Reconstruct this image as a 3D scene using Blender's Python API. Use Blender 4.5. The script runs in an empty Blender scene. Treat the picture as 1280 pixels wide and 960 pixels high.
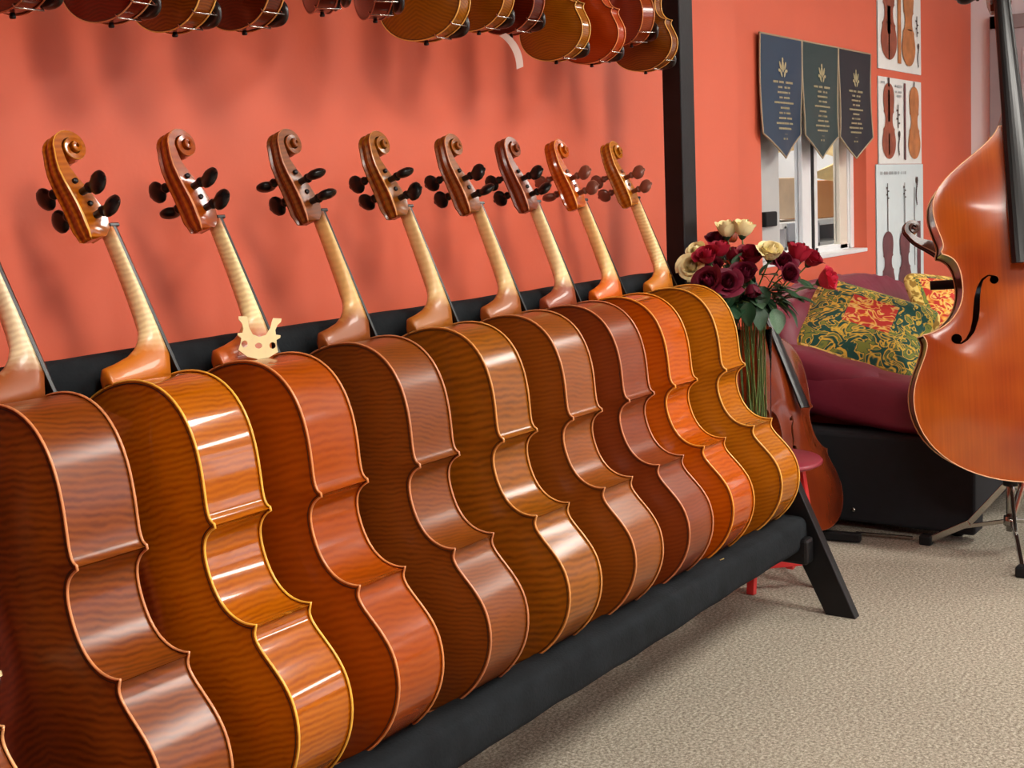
import bpy, bmesh, math, random
from mathutils import Vector, Matrix, Euler
from math import sin, cos, pi, sqrt, exp, atan2, radians

S = bpy.context.scene
COL = S.collection
random.seed(7)

# ------------------------------------------------------------------ camera
CAMZ = 1.255
PHI, PITCH, ROLL, FPX, CY = 0.61229, 0.09262, 0.03612, 1600.76, 390.24
_a = Vector((cos(PHI)*cos(PITCH), sin(PHI)*cos(PITCH), -sin(PITCH)))
_r0 = Vector((sin(PHI), -cos(PHI), 0)); _u0 = _r0.cross(_a)
_r = cos(ROLL)*_r0 - sin(ROLL)*_u0
_u = cos(ROLL)*_u0 + sin(ROLL)*_r0
cd = bpy.data.cameras.new('camera'); cam = bpy.data.objects.new('camera', cd); COL.objects.link(cam)
M = Matrix((( _r.x, _u.x, -_a.x, 0), (_r.y, _u.y, -_a.y, 0), (_r.z, _u.z, -_a.z, CAMZ), (0, 0, 0, 1)))
cam.matrix_world = M
cd.sensor_width = 36; cd.lens = FPX/1280*36; cd.shift_y = (CY-480)/1280; cd.clip_start = .05
S.camera = cam

def ray(x, y): return _a + _r*((x-640)/FPX) - _u*((y-CY)/FPX)
def at(x, y, ax, val):
    d = ray(x, y); v = val - (CAMZ if ax == 2 else 0)
    return d*(v/d[ax]) + Vector((0, 0, CAMZ))
def att(x, y, t): return ray(x, y)*t + Vector((0, 0, CAMZ))

# ------------------------------------------------------------------ world, lights, exposure
W = bpy.data.worlds.new('world'); S.world = W; W.use_nodes = True
W.node_tree.nodes['Background'].inputs[0].default_value = (.80, .90, 1, 1)
W.node_tree.nodes['Background'].inputs[1].default_value = 1.0
vs = S.view_settings
vs.view_transform = 'Standard'; vs.look = 'None'; vs.gamma = 1; vs.use_curve_mapping = False
vs.exposure = 0.30
def area(name, loc, rot, sx, sy, watts, col):
    l = bpy.data.lights.new(name, 'AREA'); l.shape = 'RECTANGLE'; l.size = sx; l.size_y = sy
    l.energy = watts; l.color = col
    o = bpy.data.objects.new(name, l); o.location = loc; o.rotation_euler = rot; COL.objects.link(o); return o
# daylight outside the shop windows in the wall opposite the rack
area('window_front_offscreen', (2.6, -4.25, 1.55), (radians(90), 0, 0), 2.6, 1.7, 20, (.86, .93, 1))
area('window_front_far_offscreen', (6.0, -4.25, 1.55), (radians(90), 0, 0), 2.6, 1.7, 20, (.86, .93, 1))
PANEL = 27.0            # brightness of the ceiling panels

# ------------------------------------------------------------------ helpers
def lin(c):
    return tuple(((v/255)/12.92 if v/255 <= .04045 else ((v/255+.055)/1.055)**2.4) for v in c) + (1,)
def mesh(name, verts, faces, uv=None, smooth=True, fmat=None):
    m = bpy.data.meshes.new(name); m.from_pydata([tuple(v) for v in verts], [], faces)
    if uv is not None:
        l = m.uv_layers.new(name='UVMap'); data = []
        for p in m.polygons:
            for vi in p.vertices: data += [uv[vi][0], uv[vi][1]]
        l.data.foreach_set('uv', data)
    if smooth: m.polygons.foreach_set('use_smooth', [True]*len(m.polygons))
    if fmat: m.polygons.foreach_set('material_index', fmat)
    m.update(); return m
def obj(name, me, mats, parent=None, loc=None, rot=None):
    """one mesh object; materials on the object so that copies may share the mesh"""
    if not isinstance(mats, (list, tuple)): mats = [mats]
    while len(me.materials) < len(mats): me.materials.append(None)
    o = bpy.data.objects.new(name, me); COL.objects.link(o)
    for i, m in enumerate(mats):
        o.material_slots[i].link = 'OBJECT'; o.material_slots[i].material = m
    if parent: o.parent = parent
    if loc is not None: o.location = loc
    if rot is not None: o.rotation_euler = rot
    return o
def tag(o, label, cat, group=None):
    o['label'] = label; o['category'] = cat
    if group: o['group'] = group
    return o
def struct(o): o['kind'] = 'structure'; return o
def thing(name, label, cat, loc=(0,0,0), rot=(0,0,0), group=None):
    e = bpy.data.objects.new(name, None); e.empty_display_size = .05; COL.objects.link(e)
    e.location = loc; e.rotation_euler = rot
    return tag(e, label, cat, group)
def box_me(name, x0, x1, y0, y1, z0, z1, bev=0, seg=2):
    bm = bmesh.new(); bmesh.ops.create_cube(bm, size=1)
    for v in bm.verts:
        v.co = Vector((x0+(v.co.x+.5)*(x1-x0), y0+(v.co.y+.5)*(y1-y0), z0+(v.co.z+.5)*(z1-z0)))
    if bev: bmesh.ops.bevel(bm, geom=list(bm.edges), offset=bev, segments=seg, affect='EDGES', profile=.5)
    m = bpy.data.meshes.new(name); bm.to_mesh(m); bm.free(); return m
def lathe_me(name, prof, n=20, sx=1, sy=1):
    """profile of (radius, z) turned about z"""
    V, F = [], []
    for r, z in prof:
        for k in range(n): V.append((r*cos(2*pi*k/n)*sx, r*sin(2*pi*k/n)*sy, z))
    for i in range(len(prof)-1):
        for k in range(n):
            k2 = (k+1) % n; F.append((i*n+k, i*n+k2, (i+1)*n+k2, (i+1)*n+k))
    F.append(tuple(range(n))[::-1]); F.append(tuple((len(prof)-1)*n+k for k in range(n)))
    return mesh(name, V, F)
def tube_me(name, pts, rad, n=8, closed=False):
    pts = [Vector(p) for p in pts]; N = len(pts); V, F = [], []
    up = None
    for i, p in enumerate(pts):
        if closed: t = pts[(i+1) % N]-pts[i-1]
        else: t = pts[min(i+1, N-1)]-pts[max(i-1, 0)]
        t.normalize()
        if up is None:
            up = Vector((0, 0, 1)) if abs(t.z) < .9 else Vector((1, 0, 0))
        b = t.cross(up); b.normalize(); up = b.cross(t); up.normalize()
        rr = rad[i] if isinstance(rad, (list, tuple)) else rad
        for k in range(n): V.append(p + b*(rr*cos(2*pi*k/n)) + up*(rr*sin(2*pi*k/n)))
    for i in range(N if closed else N-1):
        j = (i+1) % N
        for k in range(n): F.append((i*n+k, i*n+(k+1) % n, j*n+(k+1) % n, j*n+k))
    if not closed: F.append(tuple(range(n))[::-1]); F.append(tuple((N-1)*n+k for k in range(n)))
    return mesh(name, V, F)
def slab_me(name, p0, p1, w, t, wdir, bev=.002):
    """plank from p0 to p1, w wide along wdir, t thick"""
    p0, p1 = Vector(p0), Vector(p1); L = (p1-p0).length; z = (p1-p0)/L
    wd = Vector(wdir); wd = (wd - z*wd.dot(z)).normalized(); th = z.cross(wd)
    me = box_me(name, -w/2, w/2, -t/2, t/2, 0, L, bev)
    me.transform(Matrix(((wd.x, th.x, z.x, p0.x), (wd.y, th.y, z.y, p0.y), (wd.z, th.z, z.z, p0.z), (0, 0, 0, 1))))
    return me
def spow(x, e): return math.copysign(abs(x)**e, x)
def puff_me(name, sx, sy, sz, e1=.35, e2=.35, nu=36, nv=20, fn=None):
    """soft box (superellipsoid) of half sizes sx, sy, sz; fn may bend each point"""
    V, F = [], []
    for i in range(nv+1):
        a = -pi/2 + pi*i/nv
        for k in range(nu):
            b = 2*pi*k/nu
            p = Vector((sx*spow(cos(a), e1)*spow(cos(b), e2), sy*spow(cos(a), e1)*spow(sin(b), e2), sz*spow(sin(a), e1)))
            V.append(fn(p) if fn else p)
    for i in range(nv):
        for k in range(nu): F.append((i*nu+k, i*nu+(k+1) % nu, (i+1)*nu+(k+1) % nu, (i+1)*nu+k))
    return mesh(name, V, F)

# ------------------------------------------------------------------ materials
from mathutils.geometry import delaunay_2d_cdt
def inpoly(p, poly):
    x, y = p; c = False; j = len(poly)-1
    for i in range(len(poly)):
        a, b = poly[i], poly[j]
        if (a[1] > y) != (b[1] > y) and x < (b[0]-a[0])*(y-a[1])/(b[1]-a[1])+a[0]: c = not c
        j = i
    return c
def cut_sheet(pts, border, holes):
    """triangles over pts inside the closed border (indices into pts), with the polygons in holes left open;
    also the edges round the openings"""
    P = [Vector((p[0], p[1])) for p in pts]; E = [(border[i], border[(i+1) % len(border)]) for i in range(len(border))]
    out = [pts[i] for i in border]
    for h in holes:
        b = len(P); P += [Vector(q) for q in h]; E += [(b+i, b+(i+1) % len(h)) for i in range(len(h))]
    V, _, T, *_ = delaunay_2d_cdt(P, E, [], 0, 1e-6)
    keep, cut = [], set()
    for t in T:
        c = (sum(V[i].x for i in t)/len(t), sum(V[i].y for i in t)/len(t))
        if not inpoly(c, out): continue
        ed = [(t[i], t[(i+1) % len(t)]) for i in range(len(t))]
        if any(inpoly(c, h) for h in holes): cut.update(ed)
        else: keep.append(tuple(t))
    rim = [(a, b) for t in keep for a, b in [(t[i], t[(i+1) % len(t)]) for i in range(len(t))] if (b, a) in cut]
    used = sorted({i for t in keep for i in t}); ix = {o: n for n, o in enumerate(used)}
    return [tuple(V[i]) for i in used], [tuple(ix[i] for i in t) for t in keep], [(ix[a], ix[b]) for a, b in rim]
class NT:
    def __init__(s, name):
        s.m = bpy.data.materials.new(name); s.m.use_nodes = True
        s.t = s.m.node_tree; s.b = s.t.nodes['Principled BSDF']
    def n(s, typ, **kw):
        nd = s.t.nodes.new(typ)
        for k, v in kw.items():
            if k in nd.inputs: nd.inputs[k].default_value = v
            else: setattr(nd, k, v)
        return nd
    def l(s, a, b): s.t.links.new(a, b)
    def math(s, op, a, b=None):
        nd = s.t.nodes.new('ShaderNodeMath'); nd.operation = op
        for i, v in enumerate((a, b)):
            if v is None: continue
            if isinstance(v, (int, float)): nd.inputs[i].default_value = v
            else: s.l(v, nd.inputs[i])
        return nd.outputs[0]
    def mix(s, fac, a, b, mode='MIX'):
        nd = s.t.nodes.new('ShaderNodeMix'); nd.data_type = 'RGBA'; nd.blend_type = mode
        for i, v in ((0, fac), (6, a), (7, b)):
            if isinstance(v, (int, float, tuple)): nd.inputs[i].default_value = v
            else: s.l(v, nd.inputs[i])
        return nd.outputs[2]
    def ramp(s, fac, stops):
        nd = s.t.nodes.new('ShaderNodeValToRGB'); cr = nd.color_ramp
        while len(cr.elements) < len(stops): cr.elements.new(.5)
        for e, (p, c) in zip(cr.elements, stops): e.position = p; e.color = c
        s.l(fac, nd.inputs[0]); return nd.outputs[0]
def plain(name, col, rough=.5, metal=0, coat=0, noise=0, nscale=20, bump=0, bscale=200, spec=.5, sheen=0):
    t = NT(name); b = t.b
    b.inputs['Roughness'].default_value = rough; b.inputs['Metallic'].default_value = metal
    b.inputs['Coat Weight'].default_value = coat; b.inputs['Coat Roughness'].default_value = .12
    b.inputs['Specular IOR Level'].default_value = spec; b.inputs['Sheen Weight'].default_value = sheen
    c = lin(col)
    tc = t.n('ShaderNodeTexCoord')
    nz = t.n('ShaderNodeTexNoise', Scale=nscale, Detail=4.0); t.l(tc.outputs['Object'], nz.inputs['Vector'])
    k = max(noise, .02)
    lo = tuple(v*(1-k) for v in c[:3])+(1,); hi = tuple(min(1, v*(1+k)) for v in c[:3])+(1,)
    t.l(t.ramp(nz.outputs[0], [(.3, lo), (.7, hi)]), b.inputs['Base Color'])
    if bump:
        n2 = t.n('ShaderNodeTexNoise', Scale=bscale, Detail=3.0); t.l(tc.outputs['Object'], n2.inputs['Vector'])
        bp = t.n('ShaderNodeBump', Strength=bump, Distance=.004); t.l(n2.outputs[0], bp.inputs['Height']); t.l(bp.outputs[0], b.inputs['Normal'])
    return t.m
def varnish(name, dark, light, freq=55, chev=.12, rough=.32, coat=.5, crough=.18, contrast=.8, seed=0, patch=.5):
    """flamed maple under varnish: stripes run across the length (UV v), in a chevron about the joint"""
    t = NT(name); b = t.b
    uv = t.n('ShaderNodeUVMap', uv_map='UVMap'); sep = t.n('ShaderNodeSeparateXYZ'); t.l(uv.outputs[0], sep.inputs[0])
    au = t.math('ABSOLUTE', sep.outputs[0])
    nz = t.n('ShaderNodeTexNoise', Scale=7.0, Detail=2.0); nz.noise_dimensions = '4D'; nz.inputs['W'].default_value = seed
    t.l(uv.outputs[0], nz.inputs['Vector'])
    fine = t.n('ShaderNodeTexNoise', Scale=38.0, Detail=3.0); t.l(uv.outputs[0], fine.inputs['Vector'])
    v = t.math('ADD', sep.outputs[1], t.math('MULTIPLY', au, chev))
    v = t.math('ADD', v, t.math('MULTIPLY', nz.outputs[0], .035))
    v = t.math('ADD', v, t.math('MULTIPLY', fine.outputs[0], .010))
    st = t.math('SINE', t.math('MULTIPLY', v, freq*2*pi*1.35))
    st = t.math('ADD', t.math('MULTIPLY', st, .5), .5)
    # the flame comes and goes along the plate
    amp = t.n('ShaderNodeMapping'); amp.inputs['Scale'].default_value = (16, 60, 1); t.l(uv.outputs[0], amp.inputs[0])
    am = t.n('ShaderNodeTexNoise', Scale=1.0, Detail=2.0); t.l(amp.outputs[0], am.inputs['Vector'])
    st = t.math('MULTIPLY', st, t.math('ADD', t.math('MULTIPLY', am.outputs[0], 1.2), -.05))
    pt = t.n('ShaderNodeTexNoise', Scale=4.0, Detail=2.0); pt.noise_dimensions = '4D'; pt.inputs['W'].default_value = seed+3.3
    t.l(uv.outputs[0], pt.inputs['Vector'])
    D, L = [tuple(x**1.12*.82*m_ for x, m_ in zip(lin(c)[:3], (1, 1.08, .55)))+(1,) for c in (dark, light)]
    mid = tuple((x*y)**.5 for x, y in zip(D, L))
    base = t.mix(t.math('MULTIPLY', pt.outputs[0], patch), mid, L)
    t.l(t.mix(t.math('MULTIPLY', st, contrast), base, D), b.inputs['Base Color'])
    b.inputs['Roughness'].default_value = rough
    b.inputs['Coat Weight'].default_value = coat; b.inputs['Coat Roughness'].default_value = crough
    b.inputs['Coat IOR'].default_value = 1.5; b.inputs['Specular IOR Level'].default_value = .2
    return t.m
def neck_mat(name, pale, var, u0, u1, freq=60, flame=.35):
    """bare maple neck, varnish feathered in at the heel and under the head (object z = length)"""
    t = NT(name); b = t.b
    tc = t.n('ShaderNodeTexCoord'); sep = t.n('ShaderNodeSeparateXYZ'); t.l(tc.outputs['Object'], sep.inputs[0])
    nz = t.n('ShaderNodeTexNoise', Scale=25.0, Detail=3.0); t.l(tc.outputs['Object'], nz.inputs['Vector'])
    z = t.math('ADD', sep.outputs[2], t.math('MULTIPLY', t.math('SUBTRACT', nz.outputs[0], .5), .05*(u1-u0)/.28))
    st = t.math('ADD', t.math('MULTIPLY', t.math('SINE', t.math('MULTIPLY', t.math('ADD', sep.outputs[2], t.math('MULTIPLY', nz.outputs[0], .03)), freq*2*pi)), .5), .5)
    P = lin([min(255, v_*1.05) for v_ in pale]); P2 = tuple(x*y for x, y in zip(P, (.62, .48, .30, 1)))
    wood = t.mix(t.math('MULTIPLY', st, flame), P, P2)
    s = (u1-u0)
    lo = t.n('ShaderNodeMapRange'); lo.inputs[1].default_value = u0+.16*s; lo.inputs[2].default_value = u0+.30*s; lo.inputs[3].default_value = 1; lo.inputs[4].default_value = 0
    hi = t.n('ShaderNodeMapRange'); hi.inputs[1].default_value = u1-.10*s; hi.inputs[2].default_value = u1-.02*s
    t.l(z, lo.inputs[0]); t.l(z, hi.inputs[0])
    t.l(t.mix(t.math('MAXIMUM', lo.outputs[0], hi.outputs[0]), wood, lin(var)), b.inputs['Base Color'])
    b.inputs['Roughness'].default_value = .38; b.inputs['Coat Weight'].default_value = .2
    return t.m
def spruce(name, c0, c1, rough=.25):
    t = NT(name); b = t.b
    uv = t.n('ShaderNodeUVMap', uv_map='UVMap'); mp = t.n('ShaderNodeMapping'); t.l(uv.outputs[0], mp.inputs[0])
    mp.inputs['Scale'].default_value = (160, 2.5, 1)
    nz = t.n('ShaderNodeTexNoise', Scale=1.0, Detail=3.0); t.l(mp.outputs[0], nz.inputs['Vector'])
    n2 = t.n('ShaderNodeTexNoise', Scale=3.2, Detail=2.0); t.l(uv.outputs[0], n2.inputs['Vector'])
    base = t.ramp(n2.outputs[0], [(.35, lin(c0)), (.68, lin(c1))])
    t.l(t.mix(t.math('MULTIPLY', nz.outputs[0], .45), base, lin([v*.55 for v in c0])), b.inputs['Base Color'])
    b.inputs['Roughness'].default_value = rough; b.inputs['Coat Weight'].default_value = .6; b.inputs['Coat Roughness'].default_value = .16
    return t.m

M_EBONY = plain('ebony', (11, 10, 11), .3, spec=.4)
M_BOX = plain('rosewood_peg', (118, 68, 52), .35, coat=.3, noise=.15)
M_PURF = plain('purfling_dark', (46, 20, 10), .5)
M_STEEL = plain('bright_steel', (210, 208, 200), .22, metal=1)
M_CHROME = plain('chrome', (170, 168, 162), .2, metal=1)
M_BLACKPAD = plain('black_felt_padding', (30, 34, 37), .95, noise=.3, nscale=14, bump=.35, bscale=160, spec=.15)
M_BLACKWOOD = plain('black_painted_wood', (13, 13, 15), .45, noise=.35, spec=.35, nscale=16, bump=.1, bscale=60)
M_BRIDGE = plain('bridge_maple', (250, 236, 178), .5, noise=.06, nscale=40)
M_RUBBER = plain('black_rubber', (13, 14, 16), .6, spec=.3)

# ------------------------------------------------------------------ room
M_RED = plain('terracotta_paint', (216, 100, 70), .55, noise=.05, nscale=2.2, bump=.08, bscale=90)
M_WHITE = plain('white_paint', (236, 240, 246), .6, noise=.02, nscale=2)
M_CEIL = plain('ceiling_grey', (168, 164, 158), .8)
M_FRAME = plain('white_frame', (232, 234, 234), .4)
M_GREYDOOR = plain('grey_door_paint', (186, 184, 190), .45)
t = NT('carpet'); tc = t.n('ShaderNodeTexCoord')
n1 = t.n('ShaderNodeTexNoise', Scale=120.0, Detail=5.0, Roughness=.8); n2 = t.n('ShaderNodeTexNoise', Scale=1.6, Detail=2.0)
t.l(tc.outputs['Object'], n1.inputs['Vector']); t.l(tc.outputs['Object'], n2.inputs['Vector'])
cc = t.ramp(n1.outputs[0], [(.36, lin((92, 86, 75))), (.5, lin((156, 148, 133))), (.64, lin((214, 206, 190)))])
t.l(t.mix(.22, cc, t.ramp(n2.outputs[0], [(.3, lin((126, 119, 105))), (.7, lin((162, 154, 138)))])), t.b.inputs['Base Color'])
t.b.inputs['Roughness'].default_value = .95; t.b.inputs['Specular IOR Level'].default_value = .1
bp = t.n('ShaderNodeBump', Strength=.7, Distance=.005); t.l(n1.outputs[0], bp.inputs['Height']); t.l(bp.outputs[0], t.b.inputs['Normal'])
M_CARPET = t.m

XL, XR, YF, YB, YM, H = -3.0, 8.07, -4.1, 2.2, 2.12, 2.75
XC = 4.57     # where the wall behind the rack ends and the window wall, a little further back, begins
struct(obj('floor', box_me('floor', XL-.1, XR+.1, YF-.1, 3.6, -.1, 0), M_CARPET))
struct(obj('ceiling', box_me('ceiling', XL-.1, XR+.1, YF-.1, 3.6, H, H+.1), M_CEIL))
struct(obj('wall_left', box_me('wall_left', XL-.1, XC, YM, YM+.3, 0, H), M_RED))
# window wall with a hole for the window
WX0, WX1, WZ0, WZ1 = 4.96, 6.215, .905, 1.80
bw = struct(obj('wall_back', box_me('wall_back', XC, WX0, YB, YB+.14, 0, H), M_RED))
for n_, a_ in (('wall_section', (WX1, XR, YB, YB+.14, 0, H)), ('wall_section', (WX0, WX1, YB, YB+.14, 0, WZ0)), ('wall_section', (WX0, WX1, YB, YB+.14, WZ1, H))):
    obj(n_, box_me(n_, *a_), M_RED, bw)
for a_ in ((XC, WX0, 0, H), (WX1, XR, 0, H), (WX0, WX1, 0, WZ0), (WX0, WX1, WZ1, H)):
    obj('bounce_liner', box_me('pf', a_[0], a_[1], YB+.14, YB+.155, a_[2], a_[3]), M_WHITE, bw)  # unseen white liner, added to keep red bounce off the room beyond
# end wall, white, with the door
struct(obj('wall_right', box_me('wall_right', XR, XR+.12, YF-.1, 3.6, 0, H), M_WHITE))
struct(obj('wall_behind', box_me('wall_behind', XL-.12, XL, YF-.1, YM, 0, H), M_RED))
# front wall with two shop windows
wf = struct(obj('wall_front', box_me('wall_front', XL, 1.25, YF-.12, YF, 0, H), M_RED))
for a_ in ((3.95, 4.65), (7.35, XR)): obj('wall_section', box_me('ws', a_[0], a_[1], YF-.12, YF, 0, H), M_RED, wf)
for x0, x1 in ((1.25, 3.95), (4.65, 7.35)):
    obj('wall_section', box_me('ws', x0, x1, YF-.12, YF, 0, .7), M_RED, wf)
    obj('wall_section', box_me('ws', x0, x1, YF-.12, YF, 2.4, H), M_RED, wf)
for i, (x0, x1) in enumerate(((1.25, 3.95), (4.65, 7.35))):
    w = struct(obj('window_%d' % (i+2), box_me('sill', x0, x1, YF-.1, YF+.04, .68, .72, .006), M_FRAME))
    for xx in (x0+.03, (x0*2+x1)/3, (x0+2*x1)/3, x1-.03): obj('mullion', box_me('mullion', xx-.03, xx+.03, YF-.09, YF-.03, .7, 2.4), M_FRAME, w)
    for zz in (.74, 1.9, 2.37): obj('crossbar', box_me('crossbar', x0, x1, YF-.085, YF-.035, zz-.03, zz+.03), M_FRAME, w)

# door in the end wall (only its hinge side is in the picture)
DY = at(1240, 100, 0, XR).y
d1 = struct(obj('door_1', box_me('door_1', XR-.035, XR+.005, DY-.95, DY-.08, 0, 2.12, .004), M_GREYDOOR))
for a_ in ((DY-.085, DY), (DY-1.03, DY-.945)): obj('door_frame', box_me('df', XR-.06, XR, a_[0], a_[1], 0, 2.2, .004), plain('door_frame_paint', (150, 145, 148), .45), d1)
obj('door_frame', box_me('df', XR-.06, XR, DY-1.03, DY, 2.12, 2.2, .004), plain('door_frame_paint', (150, 145, 148), .45), d1)
for z in (.3, 1.05, 1.72): obj('hinge', tube_me('hinge', [(XR-.045, DY-.095, z-.05), (XR-.045, DY-.095, z+.05)], .011, 10), M_STEEL, d1)
obj('door_panel', box_me('dp', XR-.041, XR-.03, DY-.85, DY-.18, 1.1, 2.0, .004), M_GREYDOOR, d1)
obj('door_handle', tube_me('dh', [(XR-.05, DY-.9, 1.0), (XR-.09, DY-.9, 1.0), (XR-.09, DY-.78, 1.0)], .009, 10), M_STEEL, d1)

# ceiling panels
M_LAMP = NT('lamp_diffuser'); M_LAMP.b.inputs['Emission Color'].default_value = (1, .95, .87, 1); M_LAMP.b.inputs['Emission Strength'].default_value = PANEL; M_LAMP = M_LAMP.m
for i, (x, y) in enumerate([(x, y) for y in (-.25, -2.7) for x in (.9, 3.3, 5.7)]):
    e = thing('ceiling_light_offscreen', 'white rectangular ceiling light panel with a glowing diffuser', 'ceiling light', (x, y, H-.05), group='ceiling light panels')
    obj('frame', box_me('frame', -.27, .27, -.62, .62, .012, .05, .004), M_FRAME, e)
    obj('diffuser', box_me('diffuser', -.24, .24, -.59, .59, 0, .013), M_LAMP, e)

# ------------------------------------------------------------------ bowed string instruments
def bez(p0, p1, p2, p3, n):
    o = []
    for i in range(n):
        t_ = i/n; a_ = 1-t_
        o.append((a_**3*p0[0]+3*a_*a_*t_*p1[0]+3*a_*t_*t_*p2[0]+t_**3*p3[0], a_**3*p0[1]+3*a_*a_*t_*p1[1]+3*a_*t_*t_*p2[1]+t_**3*p3[1]))
    return o
OUT_CELLO = (
    [((0, 0), (.122, -.001), (.2165, .072), (.2165, .162)), ((.2165, .162), (.2165, .222), (.158, .270), (.1815, .2925))],
    [((.1865, .300), (.137, .309), (.113, .345), (.113, .398)), ((.113, .398), (.113, .436), (.122, .461), (.1585, .4655))],
    [((.1595, .4735), (.1380, .4850), (.1705, .535), (.1705, .606)), ((.1705, .606), (.1705, .700), (.105, .7545), (0, .7550))])
OUT_BASS = (
    [((0, 0), (.21, -.001), (.358, .11), (.358, .265)), ((.358, .265), (.358, .360), (.285, .430), (.312, .470))],
    [((.318, .480), (.240, .492), (.186, .55), (.186, .625)), ((.186, .625), (.186, .690), (.200, .728), (.242, .735))],
    [((.244, .746), (.222, .775), (.262, .81), (.262, .885)), ((.262, .885), (.262, 1.00), (.075, 1.06), (.045, 1.139)), ((.045, 1.139), (.03, 1.1395), (.015, 1.14), (0, 1.14))])
_bf = [(1243, 343, 1.6), (1236, 341.5, 1.6), (1229.5, 346, 2.4), (1225.5, 356, 4), (1223.5, 369, 5.6), (1222.8, 382, 6.2), (1221.5, 396, 5.8), (1217.5, 411, 4.4), (1211, 421, 2.6), (1204.5, 425.5, 1.8), (1198, 425, 1.6)]
_bp = lambda x, y: ((1297-31*(603-y)/453-x)*.00252, (603-y)/453*1.14)
BASS_F = [_bp(x, y) for x, y, w in _bf]; BASS_W = [w*.0025 for x, y, w in _bf]
BASS_D = ((_bp(1243, 347.5), .0135), (_bp(1199, 419.5), .0165))
class Fiddle:
    """shared meshes of one kind of instrument. Local axes: x from back (0) to front (d), z along the length, y to the side"""
    def __init__(s, kind, sc, d, n=16, outline=OUT_CELLO, osc=None):
        s.sc, s.d = sc, d; osc = osc or sc
        bouts = []
        for segs in outline:
            pts = []
            for b in segs: pts += bez(*b, n)
            pts.append(segs[-1][3]); bouts.append([(v*osc, u*osc) for v, u in pts])
        s.bouts = bouts
        half = bouts[0]+bouts[1]+bouts[2]
        s.half = half
        s.L = half[-1][1]
        full = half + [(-v, u) for v, u in half[::-1][1:-1]]
        s.full = full
        k = sc
        ov = .004*k**.5
        # ribs: one strip a bout so that the corners stay sharp
        V, F, UV = [], [], []
        for sgn in (1, -1):
            for b in bouts:
                base = len(V); acc = 0
                for i, p in enumerate(b):
                    q0 = b[max(i-1, 0)]; q1 = b[min(i+1, len(b)-1)]
                    tx, ty = q1[0]-q0[0], q1[1]-q0[1]; l = sqrt(tx*tx+ty*ty) or 1
                    nx, ny = ty/l, -tx/l
                    if i: acc += sqrt((p[0]-b[i-1][0])**2+(p[1]-b[i-1][1])**2)
                    vv, uu = p[0]-nx*ov, p[1]-ny*ov
                    if vv < 0: vv = 0
                    for x in (.002*k, d-.002*k):
                        V.append((x, sgn*vv, uu)); UV.append((x, acc+b[0][1]))
                for i in range(len(b)-1):
                    f = (base+2*i, base+2*i+1, base+2*i+3, base+2*i+2)
                    F.append(f if sgn < 0 else f[::-1])
        s.m_ribs = mesh(kind+'_ribs', V, F, UV)
        # plates
        seg = [(full[i], full[(i+1) % len(full)]) for i in range(len(full))]
        def dist(v, u):
            best = 9
            for (a0, a1), (b0, b1) in seg:
                dx, dy = b0-a0, b1-a1; l2 = dx*dx+dy*dy
                t_ = 0 if l2 == 0 else max(0, min(1, ((v-a0)*dx+(u-a1)*dy)/l2))
                ex, ey = a0+dx*t_-v, a1+dy*t_-u; e = ex*ex+ey*ey
                if e < best: best = e
            return sqrt(best)
        s.A = .026*k if kind != 'violin' else .0135
        def arch(v, u):
            dd = dist(v, u)
            return s.A*(1-exp(-(dd/(.062*osc*(1.45 if outline is OUT_BASS else 1)))**1.7))*max(0, sin(pi*min(max(u/s.L, 0), 1)))**.35
        s.arch = arch
        ss = [0, .14, .28, .42, .55, .66, .76, .84, .90, .945, .98, 1]
        ss = [-x for x in ss[::-1]] + ss[1:]
        rows = half[1:-1]
        for nm, sg, x0 in (('back', -1, 0),):
            V, F, UV = [], [], []
            for v, u in rows:
                for f in ss:
                    h = arch(v*abs(f), u) if abs(f) < 1 else 0
                    V.append((x0+sg*h, v*f, u)); UV.append((v*f, u))
            n_ = len(ss)
            for i in range(len(rows)-1):
                for j in range(n_-1):
                    f = (i*n_+j, i*n_+j+1, (i+1)*n_+j+1, (i+1)*n_+j)
                    F.append(f if sg > 0 else f[::-1])
            setattr(s, 'm_'+nm, mesh(kind+'_'+nm, V, F, UV))
        # edging, a rounded bead round each plate
        er, et = .0019*k**.6, .0024*k**.6
        for nm, x0 in (('edge_back', .0016*k), ('edge_top', d-.0016*k)):
            V, F = [], []; N = len(full); n_ = 8
            for i, p in enumerate(full):
                q0, q1 = full[i-1], full[(i+1) % N]
                tx, ty = q1[0]-q0[0], q1[1]-q0[1]; l = sqrt(tx*tx+ty*ty) or 1
                nx, ny = ty/l, -tx/l
                for j in range(n_):
                    c_, s_ = cos(2*pi*j/n_), sin(2*pi*j/n_)
                    V.append((x0+et*s_, p[0]+nx*er*(c_-.6), p[1]+ny*er*(c_-.6)))
            for i in range(N):
                i2 = (i+1) % N
                for j in range(n_): F.append((i*n_+j, i2*n_+j, i2*n_+(j+1) % n_, i*n_+(j+1) % n_))
            setattr(s, 'm_'+nm, mesh(kind+'_'+nm, V, F))
        # purfling, a dark inlaid line a little inside the edge of the back
        V, F = [], []; N = len(full)
        for i, p in enumerate(full):
            q0, q1 = full[i-1], full[(i+1) % N]
            tx, ty = q1[0]-q0[0], q1[1]-q0[1]; l = sqrt(tx*tx+ty*ty) or 1
            nx, ny = ty/l, -tx/l
            for o_ in (.0050, .0068):
                vv, uu = p[0]-nx*o_*k**.7, p[1]-ny*o_*k**.7
                V.append((-arch(abs(vv), uu)-.0007*k**.7, vv, uu))
        F = [(2*i, 2*i+1, (2*i+3) % (2*N), (2*i+2) % (2*N)) for i in range(N)]
        s.m_purf = mesh(kind+'_purfling', V, F)
        # f-holes
        fk = osc
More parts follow.
